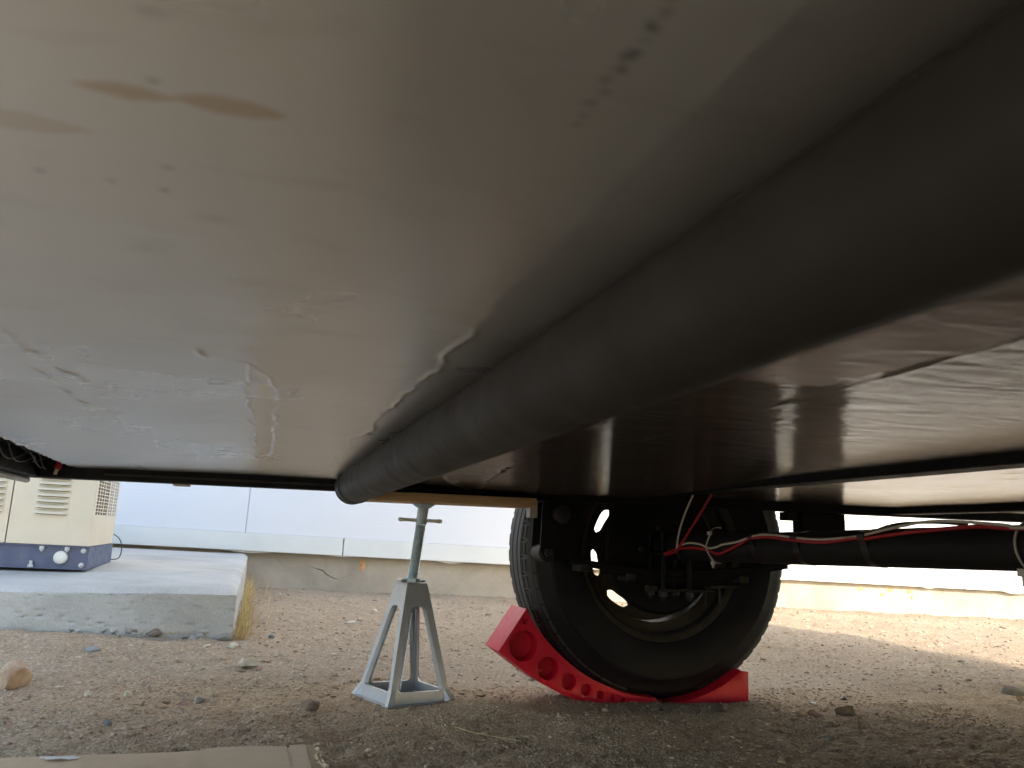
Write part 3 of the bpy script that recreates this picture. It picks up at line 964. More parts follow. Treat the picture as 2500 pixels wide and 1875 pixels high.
    for dy, kk in ((0.010, 1.01), (0.019, 0.93), (0.026, 0.76), (0.0305, 0.5), (0.033, 0.2)):
        pts.append(Vector((p.x - 0.0, -0.085 + dy, p.z - 0.001))); rs.append(r * kk)
    bm = B(); tube(bm, pts, rs, 40)
    obj('drain_pipe', bm, MAT['pipe'], t, smooth=True)
    bm = B()
    p, r = pipe_axis(-0.16)
    tube(bm, [Vector((p.x, -0.175, p.z)), Vector((p.x, -0.170, p.z)), Vector((p.x, -0.15, p.z)), Vector((p.x, -0.145, p.z))], [r, r + 0.0022, r + 0.0022, r], 40)
    obj('pipe_collar', bm, MAT['pipe'], t, auto=40)

    # ---- wheels
    WC = (0.979, 0.312)
    RT = 0.347
    def wheel(name, y_in, sgn, detail=True):
        """y_in: inner side of the tyre; sgn +1 when the outer side lies at +y"""
        w = bpy.data.objects.new(name, None); COL.objects.link(w); w.parent = t
        w.location = (WC[0], y_in, WC[1])
        def P(prof):
            return [(sgn * y, r) for y, r in prof]
        clampz = -0.343
        half = [(0.026, 0.203), (0.018, 0.206), (0.010, 0.216), (0.003, 0.236), (0.0, 0.262), (0.002, 0.287), (0.0042, 0.2885), (0.0042, 0.291), (0.0055, 0.292), (0.012, 0.316), (0.022, 0.3325), (0.036, 0.3405), (0.055, 0.342)]
        ribs = []
        y = 0.0585
        for wdt in (0.024, 0.03, 0.024):
            ribs += [(y, 0.3365), (y + 0.0005, RT + 0.0008), (y + wdt, RT + 0.0008), (y + wdt + 0.0005, 0.3365)]
            y += wdt + 0.0065
        width = 0.205
        other = [(width - a, b) for a, b in reversed(half)]
        prof = half + [(a, b) for a, b in ribs] + other
        bm = B(); lathe_y(bm, P(prof + [(width - 0.03, 0.19), (0.03, 0.19)]), 0, 0, 128, closed=True, clampz=clampz)
        for f in bm.faces:
            c = f.calc_center_median()
            if math.hypot(c.x, c.z) > 0.3345: f.material_index = 1
        ty = obj('tyre', bm, MAT['rubber'], w, auto=38)
        ty.data.materials.append(MAT['tread_rubber'])
        # shoulder blocks, one mesh shared round the wheel
        nb = 56
        bm = B()
        da = 2 * math.pi / nb * 0.9
        sec = [(0.0135, 0.3155), (0.0185, 0.3285), (0.030, 0.3395), (0.040, 0.3435), (0.0555, RT)]
        inn = [(0.019, 0.309), (0.0555, 0.330)]
        m = 3
        gridv = []
        for (yy, r) in sec:
            gridv.append([bm.verts.new((sgn * yy, r * math.sin(da * (k / m - 0.5)), r * math.cos(da * (k / m - 0.5)))) for k in range(m + 1)])
        base = []
        for (yy, r) in ((0.020, 0.310), (0.0555, 0.333)):
            base.append([bm.verts.new((sgn * yy, r * math.sin(da * (k / m - 0.5)), r * math.cos(da * (k / m - 0.5)))) for k in range(m + 1)])
        rows = gridv + [base[1], base[0]]
        for a, b in zip(rows, rows[1:] + rows[:1]):
            for k in range(m):
                bm.faces.new((a[k], a[k + 1], b[k + 1], b[k]))
        bm.faces.new([rw[0] for rw in rows]); bm.faces.new([rw[m] for rw in rows][::-1])
        bm.normal_update()
        tf = [f for f in bm.faces if f.calc_center_median().z > 0.335 and abs(f.calc_center_median().x) > 0.02 and len(f.verts) == 4 and f.normal.length > 0]
        tf = [f for f in tf if all(v in sum(gridv[2:], []) for v in f.verts)]
        if detail and tf:
            r1 = bmesh.ops.inset_region(bm, faces=tf, thickness=0.005, depth=0)
            r2 = bmesh.ops.inset_region(bm, faces=tf, thickness=0.0005, depth=-0.002)
            r3 = bmesh.ops.inset_region(bm, faces=tf, thickness=0.0012, depth=0)
            r4 = bmesh.ops.inset_region(bm, faces=tf, thickness=0.0005, depth=0.002)
        bmesh.ops.recalc_face_normals(bm, faces=bm.faces)
        me = bpy.data.meshes.new('tread_block'); bm.to_mesh(me); bm.free()
        me.materials.append(MAT['tread_rubber'])
        for side in ((0, 1) if detail else (0,)):
            for k in range(nb):
                a = 2 * math.pi * (k + 0.5 * side) / nb
                # skip the blocks pressed into the ground
                if math.cos(a) < -0.955:
                    continue
                o = bpy.data.objects.new('tread_block', me); COL.objects.link(o); o.parent = w
                q = Matrix.Rotation(a, 4, 'Y')
                fx = Matrix(((0, 1, 0, 0), (1, 0, 0, 0), (0, 0, 1, 0), (0, 0, 0, 1)))
                if side == 1:
                    flip = Matrix(((1, 0, 0, 0), (0, -1, 0, sgn * width), (0, 0, 1, 0), (0, 0, 0, 1)))
                    o.matrix_local = q @ flip @ fx
                else:
                    o.matrix_local = q @ fx
        # rim barrel
        prof = [(0.022, 0.214), (0.017, 0.213), (0.016, 0.208), (0.022, 0.199), (0.034, 0.192), (0.05, 0.189), (0.058, 0.182), (0.066, 0.167), (0.105, 0.165), (0.118, 0.178), (0.135, 0.187), (0.165, 0.19), (0.18, 0.2), (0.186, 0.212),
                (0.182, 0.214), (0.176, 0.204), (0.16, 0.194), (0.13, 0.191), (0.115, 0.182), (0.102, 0.169), (0.068, 0.171), (0.06, 0.186), (0.05, 0.193), (0.036, 0.196), (0.026, 0.203)]
        bm = B(); lathe_y(bm, P(prof), 0, 0, 96, closed=True)
        rim = obj('rim', bm, MAT['rim_steel'], w, auto=30)
        # rim disc with slots
        def circ(r, n, a0=0.0):
            return [(r * math.cos(a0 + 2 * math.pi * k / n), r * math.sin(a0 + 2 * math.pi * k / n)) for k in range(n)]
        holes = []
        for s in range(8):
            ac = math.radians(148 + 45 * s)
            rr_, hh, span = 0.1385, 0.0105, math.radians(13.5)
            lp = []
            for k in range(9):
                a = ac - span + 2 * span * k / 8
                e = math.sqrt(max(0.0, 1 - (abs(k - 4) / 4) ** 4)) * 0.85 + 0.15
                lp.append(((rr_ + hh * e) * math.cos(a), (rr_ + hh * e) * math.sin(a)))
            for k in range(8, -1, -1):
                a = ac - span + 2 * span * k / 8
                e = math.sqrt(max(0.0, 1 - (abs(k - 4) / 4) ** 4)) * 0.85 + 0.15
                lp.append(((rr_ - hh * e) * math.cos(a), (rr_ - hh * e) * math.sin(a)))
            holes.append(lp)
        def yd(r):
            return 0.118 + 0.020 * math.exp(-((r - 0.095) / 0.03) ** 2)
        bm = B()
        prism_holes(bm, circ(0.179, 72), holes + [circ(0.04, 24)], lambda u, v: (u, sgn * 0.1245, v), lambda u, v: (u, sgn * 0.1285, v))
        obj('wheel_disc', bm, MAT['rim_steel'], w)
        return w
    w1 = wheel('wheel', 0.062, 1)
    w2 = wheel('wheel', -2.0, -1, detail=False)
    for w in (w1, w2): w.scale = (1.035, 1.0, 1.035)

    # ---- axle, drum, springs
    def axle_z(y):
        return float(np.interp(y, [-2.0, -1.0, -0.43, 0.07], [0.33, 0.343, 0.332, 0.327]))
    bm = B(); tube(bm, [(0.972, y, axle_z(y)) for y in np.linspace(-2.06, 0.09, 40)], 0.0305, 28)
    obj('axle_tube', bm, MAT['axle_paint'], t, smooth=True)
    bm = B(); lathe_y(bm, [(0.072, 0.143), (0.078, 0.150), (0.082, 0.150), (0.086, 0.117), (0.14, 0.114), (0.165, 0.108), (0.178, 0.08), (0.2, 0.045), (0.215, 0.03)], 0.972, 0.312, 48)
    drum = obj('brake_drum', bm, MAT['black_steel'], t, auto=35)
    for a in range(5):
        bm = B(); aa = math.radians(30 + 72 * a)
        tube(bm, [(0.972 + 0.06 * math.cos(aa), 0.070, 0.312 + 0.06 * math.sin(aa)), (0.972 + 0.06 * math.cos(aa), 0.062, 0.312 + 0.06 * math.sin(aa))], 0.007, 6)
        obj('backing_bolt', bm, MAT['dusty_black'], drum)
    def leaf(x0, x1, drop, thick, yw=(0.008, 0.053)):
        bm = B()
        n = 28
        secs = []
        for i in range(n + 1):
            s = i / n
            x = x0 + (x1 - x0) * s
            q = (x - 1.0) / 0.36
            z = 0.264 + 0.040 * q * q - drop
            secs.append([bm.verts.new(p) for p in ((x, yw[0], z), (x, yw[1], z), (x, yw[1], z + thick), (x, yw[0], z + thick))])
        for a, b in zip(secs, secs[1:]):
            for k in range(4):
                bm.faces.new((a[k], a[(k + 1) % 4], b[(k + 1) % 4], b[k]))
        bm.faces.new(secs[0][::-1]); bm.faces.new(secs[-1])
        return obj('spring_leaf', bm, MAT['black_steel'], t)
    leaf(0.648, 1.36, 0.0, 0.0075)
    leaf(0.72, 1.29, 0.0085, 0.0078)
    leaf(0.80, 1.21, 0.017, 0.0078)
    leaf(0.88, 1.13, 0.0255, 0.0078)
    for (x, z) in ((0.742, 0.272), (0.86, 0.252), (1.16, 0.252)):
        bm = B(); box(bm, x - 0.013, x + 0.013, 0.002, 0.058, z - 0.008, z + 0.010, 0.002); obj('spring_clip', bm, MAT['dusty_black'], t)
    # front hanger, shackle and eye
    bm = B(); lathe_y(bm, [(0.0, 0.018), (0.002, 0.021), (0.06, 0.021), (0.062, 0.018)], 0.648, 0.305, 24)
    obj('spring_eye', bm, MAT['dusty_black'], t, auto=35)
    bm = B(); lathe_y(bm, [(-0.014, 0.008), (-0.012, 0.011), (-0.002, 0.011), (0.0, 0.012)], 0.648, 0.305, 6)
    obj('eye_bolt', bm, MAT['dusty_black'], t)
    for yy in (0.0, 0.058):
        bm = B()
        prism_holes(bm, rounded([(0.632, 0.42), (0.628, 0.305), (0.645, 0.288), (0.668, 0.305), (0.69, 0.42)], 0.012), [], lambda u, v: (u, yy - 0.006 if yy == 0 else yy + 0.006, v), lambda u, v: (u, yy - 0.001 if yy == 0 else yy + 0.001, v))
        obj('spring_hanger', bm, MAT['black_steel'], t)
    bm = B(); box(bm, 0.603, 0.622, 0.0, 0.03, 0.383, 0.423, 0.002); obj('weld_tab', bm, MAT['grey_trim'], t)
    bm = B(); lathe_y(bm, [(-0.03, 0.012), (-0.026, 0.02), (-0.012, 0.022), (-0.008, 0.014)], 0.675, 0.392, 12); obj('hanger_bolt', bm, MAT['dusty_black'], t, auto=40)
    # rear hanger
    bm = B(); box(bm, 1.334, 1.463, 0.004, 0.05, 0.30, 0.4235, 0.004); obj('rear_hanger', bm, MAT['black_steel'], t)
    bm = B(); box(bm, 1.296, 1.333, 0.02, 0.05, 0.402, 0.4235, 0.002); obj('weld_tab', bm, MAT['dusty_black'], t)
    # U-bolts and tie plate under the spring
    bm = B(); box(bm, 0.93, 1.07, -0.012, 0.075, 0.2215, 0.2285, 0.002); obj('tie_plate', bm, MAT['dusty_black'], t)
    for x in (0.938, 1.006):
        for yy in (-0.004, 0.066):
            bm = B(); tube(bm, [(x, yy, 0.20), (x, yy, 0.36)], 0.006, 10); obj('u_bolt', bm, MAT['black_steel'], t, auto=40)
            bm = B(); tube(bm, [(x, yy, 0.2095), (x, yy, 0.221)], 0.011, 6); obj('u_bolt_nut', bm, MAT['dusty_black'], t)
    bm = B(); tube(bm, [(1.05, -0.004, 0.19), (1.05, -0.004, 0.222)], 0.0025, 8); obj('stud', bm, MAT['dusty_black'], t)
    bm = B(); tube(bm, [(1.09, 0.0, 0.19), (1.09, 0.0, 0.238)], 0.0025, 8); obj('stud', bm, MAT['dusty_black'], t)
    bm = B(); box(bm, 1.062, 1.135, -0.008, 0.06, 0.232, 0.240, 0.002); obj('tie_plate', bm, MAT['dusty_black'], t)
    bm = B(); box(bm, 0.90, 0.925, -0.002, 0.02, 0.222, 0.236, 0.002); obj('spring_clip', bm, MAT['dusty_black'], t)

    # ---- brake wiring along the axle
    WH = [(0.9340,-0.0811,0.3255),(0.9340,-0.1128,0.3334),(0.9340,-0.1455,0.3369),(0.9340,-0.1914,0.3346),(0.9340,-0.2266,0.3273),(0.9340,-0.2573,0.3296),(0.9340,-0.2872,0.3360),(0.9340,-0.3349,0.3407),(0.9340,-0.3655,0.3467),(0.9360,-0.3921,0.3525),(0.9370,-0.4389,0.3567),(0.9370,-0.5060,0.3532),(0.9370,-0.5369,0.3509),(0.9370,-0.5909,0.3489),(0.9370,-0.6427,0.3507),(0.9370,-0.6932,0.3544),(0.9370,-0.7227,0.3587),(0.9340,-0.7836,0.3681),(0.9340,-0.8531,0.3766),(0.9340,-0.9153,0.3759),(0.9340,-0.9887,0.3708),(0.9340,-1.0267,0.3676),(0.95,-1.3,0.378),(0.955,-1.7,0.37)]
    RD = [(0.9370,-0.0753,0.3227),(0.9370,-0.1529,0.3265),(0.9370,-0.2177,0.3229),(0.9370,-0.2602,0.3162),(0.9370,-0.3020,0.3247),(0.9370,-0.3574,0.3411),(0.9360,-0.3844,0.3484),(0.9360,-0.4450,0.3519),(0.9360,-0.5014,0.3486),(0.9360,-0.5282,0.3469),(0.9370,-0.5905,0.3440),(0.9370,-0.6385,0.3460),(0.9370,-0.6863,0.3512),(0.9370,-0.7156,0.3514),(0.9370,-0.7794,0.3581),(0.9370,-0.8622,0.3650),(0.9370,-0.9465,0.3696),(0.9370,-1.0120,0.3667),(0.94,-1.3,0.368),(0.945,-1.7,0.36)]
    RUP = [(0.9320,-0.2446,0.4400),(0.9320,-0.1778,0.3867),(0.9320,-0.12,0.343),(0.9320,-0.0849,0.3181)]
    WUP = [(0.9300,-0.1675,0.4420),(0.9300,-0.1289,0.4010),(0.9300,-0.1011,0.3598),(0.9300,-0.0888,0.3228)]
    bm = B(); tube(bm, catmull(WH, 5), 0.0023, 8); obj('white_wire', bm, MAT['white_wire'], t, smooth=True)
    bm = B(); tube(bm, catmull(WUP, 6), 0.0022, 8); obj('white_wire', bm, MAT['white_wire'], t, smooth=True)
    bm = B(); tube(bm, catmull(RD, 5), 0.0030, 8); obj('red_wire', bm, MAT['red_wire'], t, smooth=True)
    bm = B(); tube(bm, catmull(RUP, 6), 0.0028, 8); obj('red_wire', bm, MAT['red_wire'], t, smooth=True)
    for dz in (0.0, -0.0055):
        bm = B(); tube(bm, catmull([(0.93, -0.03, 0.3118 + dz), (0.929, -0.06, 0.3165 + dz), (0.93, -0.09, 0.3225 + dz)], 5), 0.0024, 8); obj('red_wire', bm, MAT['red_wire'], t, smooth=True)
    bm = B(); tube(bm, catmull([(0.93, 0.066, 0.3265), (0.926, 0.05, 0.312), (0.924, 0.02, 0.309), (0.93, -0.032, 0.3105)], 6), [0.004 + 0.0022 * abs(math.sin(i * 0.9)) for i in range(19)], 10)
    obj('wire_sleeve', bm, MAT['tape'], t, smooth=True)
    def ring(y, r, th, mat, name, zc=None, a0=0, a1=360):
        bm = B()
        zc_ = axle_z(y) if zc is None else zc
        pts = [(0.972 + r * math.cos(math.radians(a)), y + 0.004 * math.sin(math.radians(a)), zc_ + r * math.sin(math.radians(a))) for a in np.linspace(a0, a1, 37)]
        tube(bm, pts, th, 6)
        return obj(name, bm, mat, t, smooth=True)
    ring(-0.088, 0.0435, 0.0016, MAT['tape'], 'wire_tie', None, 100, 260)
    for y in (-0.385, -0.527, -0.708):
        bm = B()
        zc_ = axle_z(y)
        pts, n = [], 40
        sec = []
        for i in range(n):
            a = 2 * math.pi * i / n
            bulge = 0.0135 * max(0, math.cos(a - math.radians(150))) ** 22
            r0, r1 = 0.0300, 0.0312 + bulge
            sec.append([bm.verts.new((0.972 + r * math.cos(a), y + dy, zc_ + r * math.sin(a))) for (r, dy) in ((r0, -0.0085), (r1, -0.0085), (r1, 0.0085), (r0, 0.0085))])
        for i in range(n):
            a, b = sec[i], sec[(i + 1) % n]
            for k in range(4):
                bm.faces.new((a[k], a[(k + 1) % 4], b[(k + 1) % 4], b[k]))
        obj('tape_wrap', bm, MAT['tape'], t, auto=40)
    # white zip tie round the near harness, with head and tails
    bm = B(); tube(bm, catmull([(0.929, -0.243, 0.356), (0.928, -0.232, 0.341), (0.927, -0.229, 0.327), (0.928, -0.240, 0.313), (0.929, -0.256, 0.300)], 5), 0.0016, 6)
    zt = obj('zip_tie', bm, MAT['zip_tie'], t, smooth=True)
    bm = B(); box(bm, 0.924, 0.930, -0.250, -0.238, 0.3545, 0.3625, 0.001); box(bm, 0.924, 0.930, -0.263, -0.251, 0.293, 0.3005, 0.001); box(bm, 0.925, 0.929, -0.259, -0.255, 0.287, 0.293)
    obj('tie_head', bm, MAT['zip_tie'], zt)
    bm = B(); tube(bm, catmull([(0.928, -0.248, 0.359), (0.925, -0.26, 0.367), (0.926, -0.275, 0.370), (0.93, -0.287, 0.3695)], 5), 0.0007, 5); tube(bm, catmull([(0.928, -0.26, 0.298), (0.926, -0.275, 0.2975), (0.928, -0.287, 0.2975)], 4), 0.0007, 5)
    obj('tie_tail', bm, MAT['zip_tie'], zt, smooth=True)
    # big zip tie at the right
    zt = ring(-0.996, 0.034, 0.0017, MAT['zip_tie'], 'zip_tie', None, 60, 300)
    bm = B(); box(bm, 0.945, 0.953, -1.003, -0.988, 0.306, 0.3165, 0.0015); box(bm, 0.947, 0.9505, -1.0, -0.994, 0.294, 0.306)
    obj('tie_head', bm, MAT['zip_tie'], zt)
    bm = B(); tube(bm, catmull([(0.95, -0.996, 0.311), (0.944, -1.02, 0.304), (0.94, -1.045, 0.302)], 5), 0.0012, 5)
    obj('tie_tail', bm, MAT['zip_tie'], zt, smooth=True)
    # black breather hose above the axle
    bm = B(); tube(bm, catmull([(0.942, -0.70, 0.352), (0.944, -0.725, 0.362), (0.955, -0.765, 0.374), (0.99, -0.80, 0.378), (1.03, -0.83, 0.376)], 6), 0.0025, 8)
    obj('black_wire', bm, MAT['tape'], t, smooth=True)

    # ---- red connector and loose wires at the front corner
    bm = B()
    a, b, c = Vector((-0.376, -0.004, 0.470)), Vector((-0.385, -0.004, 0.441)), Vector((-0.388, -0.004, 0.430))
    tube(bm, [a, a.lerp(b, 0.25), a.lerp(b, 0.26), a.lerp(b, 0.34), a.lerp(b, 0.35), b], [0.0055, 0.0055, 0.0062, 0.0062, 0.0056, 0.0064], 12)
    cn = obj('wire_connector', bm, MAT['red_wire'], t, auto=40)
    bm = B(); tube(bm, [b, c], 0.0035, 10); obj('connector_tip', bm, MAT['cream'], cn, auto=40)
    rw = random.Random(4)
    for k in range(5):
        y0 = -0.35 + 0.07 * k
        bm = B(); tube(bm, catmull([(-0.405, y0, 0.466), (-0.40 + rw.uniform(-0.01, 0.01), y0 + 0.05, 0.448 + rw.uniform(-0.006, 0.006)), (-0.408, y0 + 0.12, 0.444 + rw.uniform(-0.006, 0.006)), (-0.405, y0 + 0.2, 0.462)], 6), 0.0013, 6)
        obj('loose_wire', bm, MAT['wire_grey'], t, smooth=True)
    return t
build_trailer()

def T(p):
    return TM @ Vector(p)

# ------------------------------------------------------------------ jack stand and its board
def build_jack():
    s = 0.164
    rot = math.radians(20)
    j = thing('jack_stand', 'silver cast aluminium jack stand with a threaded screw under the trailer frame', 'jack stand', (0.336, 1.885, -0.006), rot)
    hb, ht, Zt = 0.0745, 0.0262, 0.241
    thick = 0.007
    bm = B()
    def corner(h):                       # half width at height z
        return hb + (ht - hb) * (h / Zt)
    for q in range(4):
        rotm = Matrix.Rotation(q * math.pi / 2, 3, 'Z')
        outer = [(-hb, 0.004), (hb, 0.004), (ht, Zt), (-ht, Zt)]
        zw0, zw1 = 0.026, 0.196
        m = 0.013
        hole = rounded([(-(corner(zw0) - m), zw0), (corner(zw0) - m, zw0), (max(corner(zw1) - 0.0175, 0.007), zw1), (-max(corner(zw1) - 0.0175, 0.007), zw1)], 0.012, 5)
        def fr(u, v):
            return rotm @ Vector((u, -corner(v), v))
        def bk(u, v):
            return rotm @ Vector((u * (1 - thick / max(corner(v), 0.02)), -corner(v) + thick, v))
        prism_holes(bm, outer, [hole], fr, bk)
        # inner flanges round the window, seen as the deep sides of the legs
        for sx in (-1, 1):
            a = [Vector((sx * (corner(zw0) - m), zw0)), Vector((sx * max(corner(zw1) - 0.0175, 0.007), zw1))]
            vs = []
            for (u, v) in ((a[0].x, a[0].y + 0.01), (a[1].x, a[1].y - 0.01)):
                for (du, dd) in ((0, thick - 0.001), (sx * 0.0035, thick - 0.001), (sx * 0.0035, thick + 0.004), (0, thick + 0.004)):
                    vs.append(bm.verts.new(rotm @ Vector((u + du, -corner(v) + dd, v))))
            for f in ((0, 1, 5, 4), (1, 2, 6, 5), (2, 3, 7, 6), (3, 0, 4, 7), (0, 3, 2, 1), (4, 5, 6, 7)):
                bm.faces.new([vs[i] for i in f])
    obj('base', bm, MAT['cast_alu'], j)
    # foot flange
    bm = B()
    o = 0.084
    i_ = hb - 0.012
    prism_holes(bm, rounded([(-o, -o), (o, -o), (o, o), (-o, o)], 0.004, 2), [[(-i_, -i_), (i_, -i_), (i_, i_), (-i_, i_)]], lambda u, v: (u, v, 0.0), lambda u, v: (u, v, 0.0042))
    obj('foot_flange', bm, MAT['cast_alu'], j)
    for q in range(4):
        rotm = Matrix.Rotation(q * math.pi / 2, 3, 'Z')
        bm = B()
        lo_, up_ = hb - 0.002, corner(0.036) - 0.002
        vs = [bm.verts.new(rotm @ Vector(p)) for p in ((-lo_, -lo_, 0.003), (-0.083, -0.083, 0.003), (-up_, -up_, 0.036), (-lo_ + 0.016, -lo_, 0.003), (-0.083 + 0.012, -0.083, 0.003), (-up_ + 0.010, -up_, 0.036), (-lo_, -lo_ + 0.016, 0.003), (-0.083, -0.083 + 0.012, 0.003), (-up_, -up_ + 0.010, 0.036))]
        for f in ((1, 4, 5, 2), (1, 2, 8, 7), (4, 3, 5), (7, 8, 6), (1, 7, 6, 0), (1, 0, 3, 4)):
            bm.faces.new([vs[i] for i in f])
        obj('foot_gusset', bm, MAT['cast_alu'], j)
    bm = B(); box(bm, -ht, ht, -ht, ht, Zt - 0.001, Zt + 0.005, 0.003, 3)
    obj('top_cap', bm, MAT['cast_alu'], j)
    # raised ribs of the cast warning panel (front face)
    for k in range(9):
        z = 0.2035 + k * 0.0035
        bm = B()
        w = corner(z) - 0.008
        y = -corner(z)
        box(bm, -w, w, y - 0.0012, y + 0.001, z - 0.0008, z + 0.0008)
        obj('cast_rib', bm, MAT['cast_alu'], j)
    # notches in the foot
    bm = B(); tube(bm, [(0, 0, Zt + 0.005), (0, 0, Zt + 0.013)], 0.0175, 6)
    obj('nut', bm, MAT['zinc'], j)
    bm = B(); box(bm, -0.034, -0.02, -0.012, 0.012, Zt + 0.0052, Zt + 0.0115, 0.003); box(bm, 0.02, 0.031, -0.010, 0.010, Zt + 0.0052, Zt + 0.0105, 0.003)
    obj('nut_lug', bm, MAT['cast_alu'], j)
    # screw with real thread ridges, slightly leaning
    def scr(z):
        return Vector((0.0 + 0.014 * (z - Zt) / 0.17, -0.004 * (z - Zt) / 0.17, z))
    pts, rs = [], []
    z = 0.02
    while z < 0.372:
        pts += [scr(z), scr(z + 0.0016)]
        rs += [0.0102, 0.0120]
        z += 0.0033
    bm = B(); tube(bm, pts, rs, 20)
    obj('screw', bm, MAT['zinc'], j, auto=25)
    bm = B(); tube(bm, [scr(0.3725), scr(0.374), scr(0.4085)], [0.0120, 0.0124, 0.0124], 24)
    obj('screw_head', bm, MAT['zinc'], j, auto=40)
    p = scr(0.4085)
    bm = B()
    tube(bm, [p, p + Vector((0, 0, 0.003)), p + Vector((0, 0, 0.0075)), p + Vector((0, 0, 0.0085))], [0.0145, 0.019, 0.026, 0.026], 8)
    obj('top_plate', bm, MAT['zinc'], j)
    c = scr(0.381)
    d = Vector((math.cos(math.radians(-52)), math.sin(math.radians(-52)), 0.0))
    d = Vector((0.79, -0.61, 0)).normalized()
    pts = [c - d * 0.052, c - d * 0.051, c - d * 0.047, c - d * 0.045, c - d * 0.043, c + d * 0.036, c + d * 0.038, c + d * 0.040, c + d * 0.045, c + d * 0.046]
    bm = B(); tube(bm, pts, [0.003, 0.0042, 0.0042, 0.0054, 0.0038, 0.0038, 0.0054, 0.0042, 0.0042, 0.0033], 12)
    obj('handle_bar', bm, MAT['handle_steel'], j, auto=40)
build_jack()

def build_board():
    b = bpy.data.objects.new('wood_board', None)
    bm = B(); box(bm, 0.216, 0.594, -0.075, 0.062, 0.4047, 0.4237, 0.0015)
    o = obj('wood_board', bm, MAT['wood'], None, auto=40)
    o.matrix_world = TM
    tag(o, 'pine board packed between the jack stand screw and the black frame rail', 'board')
    bpy.data.objects.remove(b)
build_board()

# ------------------------------------------------------------------ red wheel chocks
def build_chocks():
    WC = (0.972, 0.31); RT = 0.349
    yf, yb_ = 0.036, 0.155
    # curved leveller: outline in trailer x-z
    arc = []
    a0 = math.atan2(0.176 - WC[1], 0.611 - WC[0])
    a1 = math.atan2(-0.029 - WC[1], 0.938 - WC[0])
    for k in range(29):
        a = a0 + (a1 - a0) * k / 28
        r = float(np.interp(k, [0, 9, 18, 28], [0.384, 0.3615, 0.3455, 0.337]))
        arc.append((WC[0] + r * math.cos(a), WC[1] + r * math.sin(a)))
    bottom = [(0.947, -0.033), (0.944, -0.039), (0.90, -0.041), (0.85, -0.041), (0.802, -0.039), (0.765, -0.034), (0.736, -0.026), (0.70, -0.011), (0.653, 0.012), (0.60, 0.047), (0.549, 0.083)]
    outer = arc + bottom
    holes = [(0.608, 0.094, 0.034), (0.668, 0.044, 0.0255), (0.719, 0.014, 0.0185), (0.762, -0.004, 0.0133), (0.797, -0.0155, 0.0093), (0.827, -0.0225, 0.0071), (0.855, -0.0275, 0.0058), (0.609, 0.149, 0.0068)]
    hl = []
    for (x, z, r) in holes:
        n = 28
        hl.append([(x + r * math.cos(2 * math.pi * k / n), z + r * math.sin(2 * math.pi * k / n)) for k in range(n)])
    bm = B()
    loops = [[Vector((p[0], p[1], 0)) for p in l] for l in [outer] + hl]
    tris = tessellate_polygon(loops)
    flat = [p for l in loops for p in l]
    fv = [bm.verts.new((p.x, yf, p.y)) for p in flat]
    for tr in tris:
        if len(set(tr)) == 3:
            bm.faces.new([fv[i] for i in tr])
    n0 = len(outer)
    bv = [bm.verts.new((p[0], yb_, p[1])) for p in outer]
    bm.faces.new(bv[::-1])
    for i in range(n0):
        bm.faces.new((fv[i], fv[(i + 1) % n0], bv[(i + 1) % n0], bv[i]))
    k0 = n0
    for (x, z, r), l in zip(holes, hl):
        n = len(l)
        dep = min(0.045, r * 1.5 + 0.004)
        iv = [bm.verts.new((x + (p[0] - x) * 0.95, yf + dep, z + (p[1] - z) * 0.95)) for p in l]
        for i in range(n):
            bm.faces.new((fv[k0 + i], fv[k0 + (i + 1) % n], iv[(i + 1) % n], iv[i]))
        cen = bm.verts.new((x, yf + dep + 0.001, z))
        for i in range(n):
            bm.faces.new((iv[i], iv[(i + 1) % n], cen))
        k0 += n
    bmesh.ops.recalc_face_normals(bm, faces=bm.faces)
    es = [e for e in bm.edges if len(e.link_faces) == 2 and e.calc_face_angle(0) > math.radians(40)
          and all(abs(v.co.y - yf) < 1e-5 or abs(v.co.y - yb_) < 1e-5 for v in e.verts)]
    bmesh.ops.bevel(bm, geom=es, offset=0.0013, segments=2, profile=0.5, affect='EDGES', clamp_overlap=True)
    o = obj('wheel_leveler', bm, MAT['red_plastic'], None, auto=32)
    o.matrix_world = TM
    tag(o, 'curved red plastic wheel leveler with a row of shrinking round pockets under the tyre', 'wheel chock')
    # wedge on the far side of the contact patch
    arc = []
    a0 = math.atan2(-0.036 - WC[1], 0.968 - WC[0]); a1 = math.atan2(0.036 - WC[1], 1.169 - WC[0])
    for k in range(17):
        a = a0 + (a1 - a0) * k / 16
        r = np.interp(k, [0, 16], [0.346, 0.3385])
        arc.append((WC[0] + r * math.cos(a), WC[1] + r * math.sin(a) - 0.0025))
    outer = arc + [(1.19, 0.031), (1.189, -0.046), (0.97, -0.044)]
    bm = B()
    prism_holes(bm, outer, [], lambda u, v: (u, 0.038, v), lambda u, v: (u, 0.16, v))
    bmesh.ops.recalc_face_normals(bm, faces=bm.faces)
    es = [e for e in bm.edges if len(e.link_faces) == 2 and e.calc_face_angle(0) > math.radians(50)]
    bmesh.ops.bevel(bm, geom=es, offset=0.001, segments=2, profile=0.5, affect='EDGES')
    o = obj('wheel_wedge', bm, MAT['red_plastic'], None, auto=32)
    o.matrix_world = TM
    tag(o, 'plain red plastic wedge chock pushed under the right side of the tyre', 'wheel chock')
build_chocks()

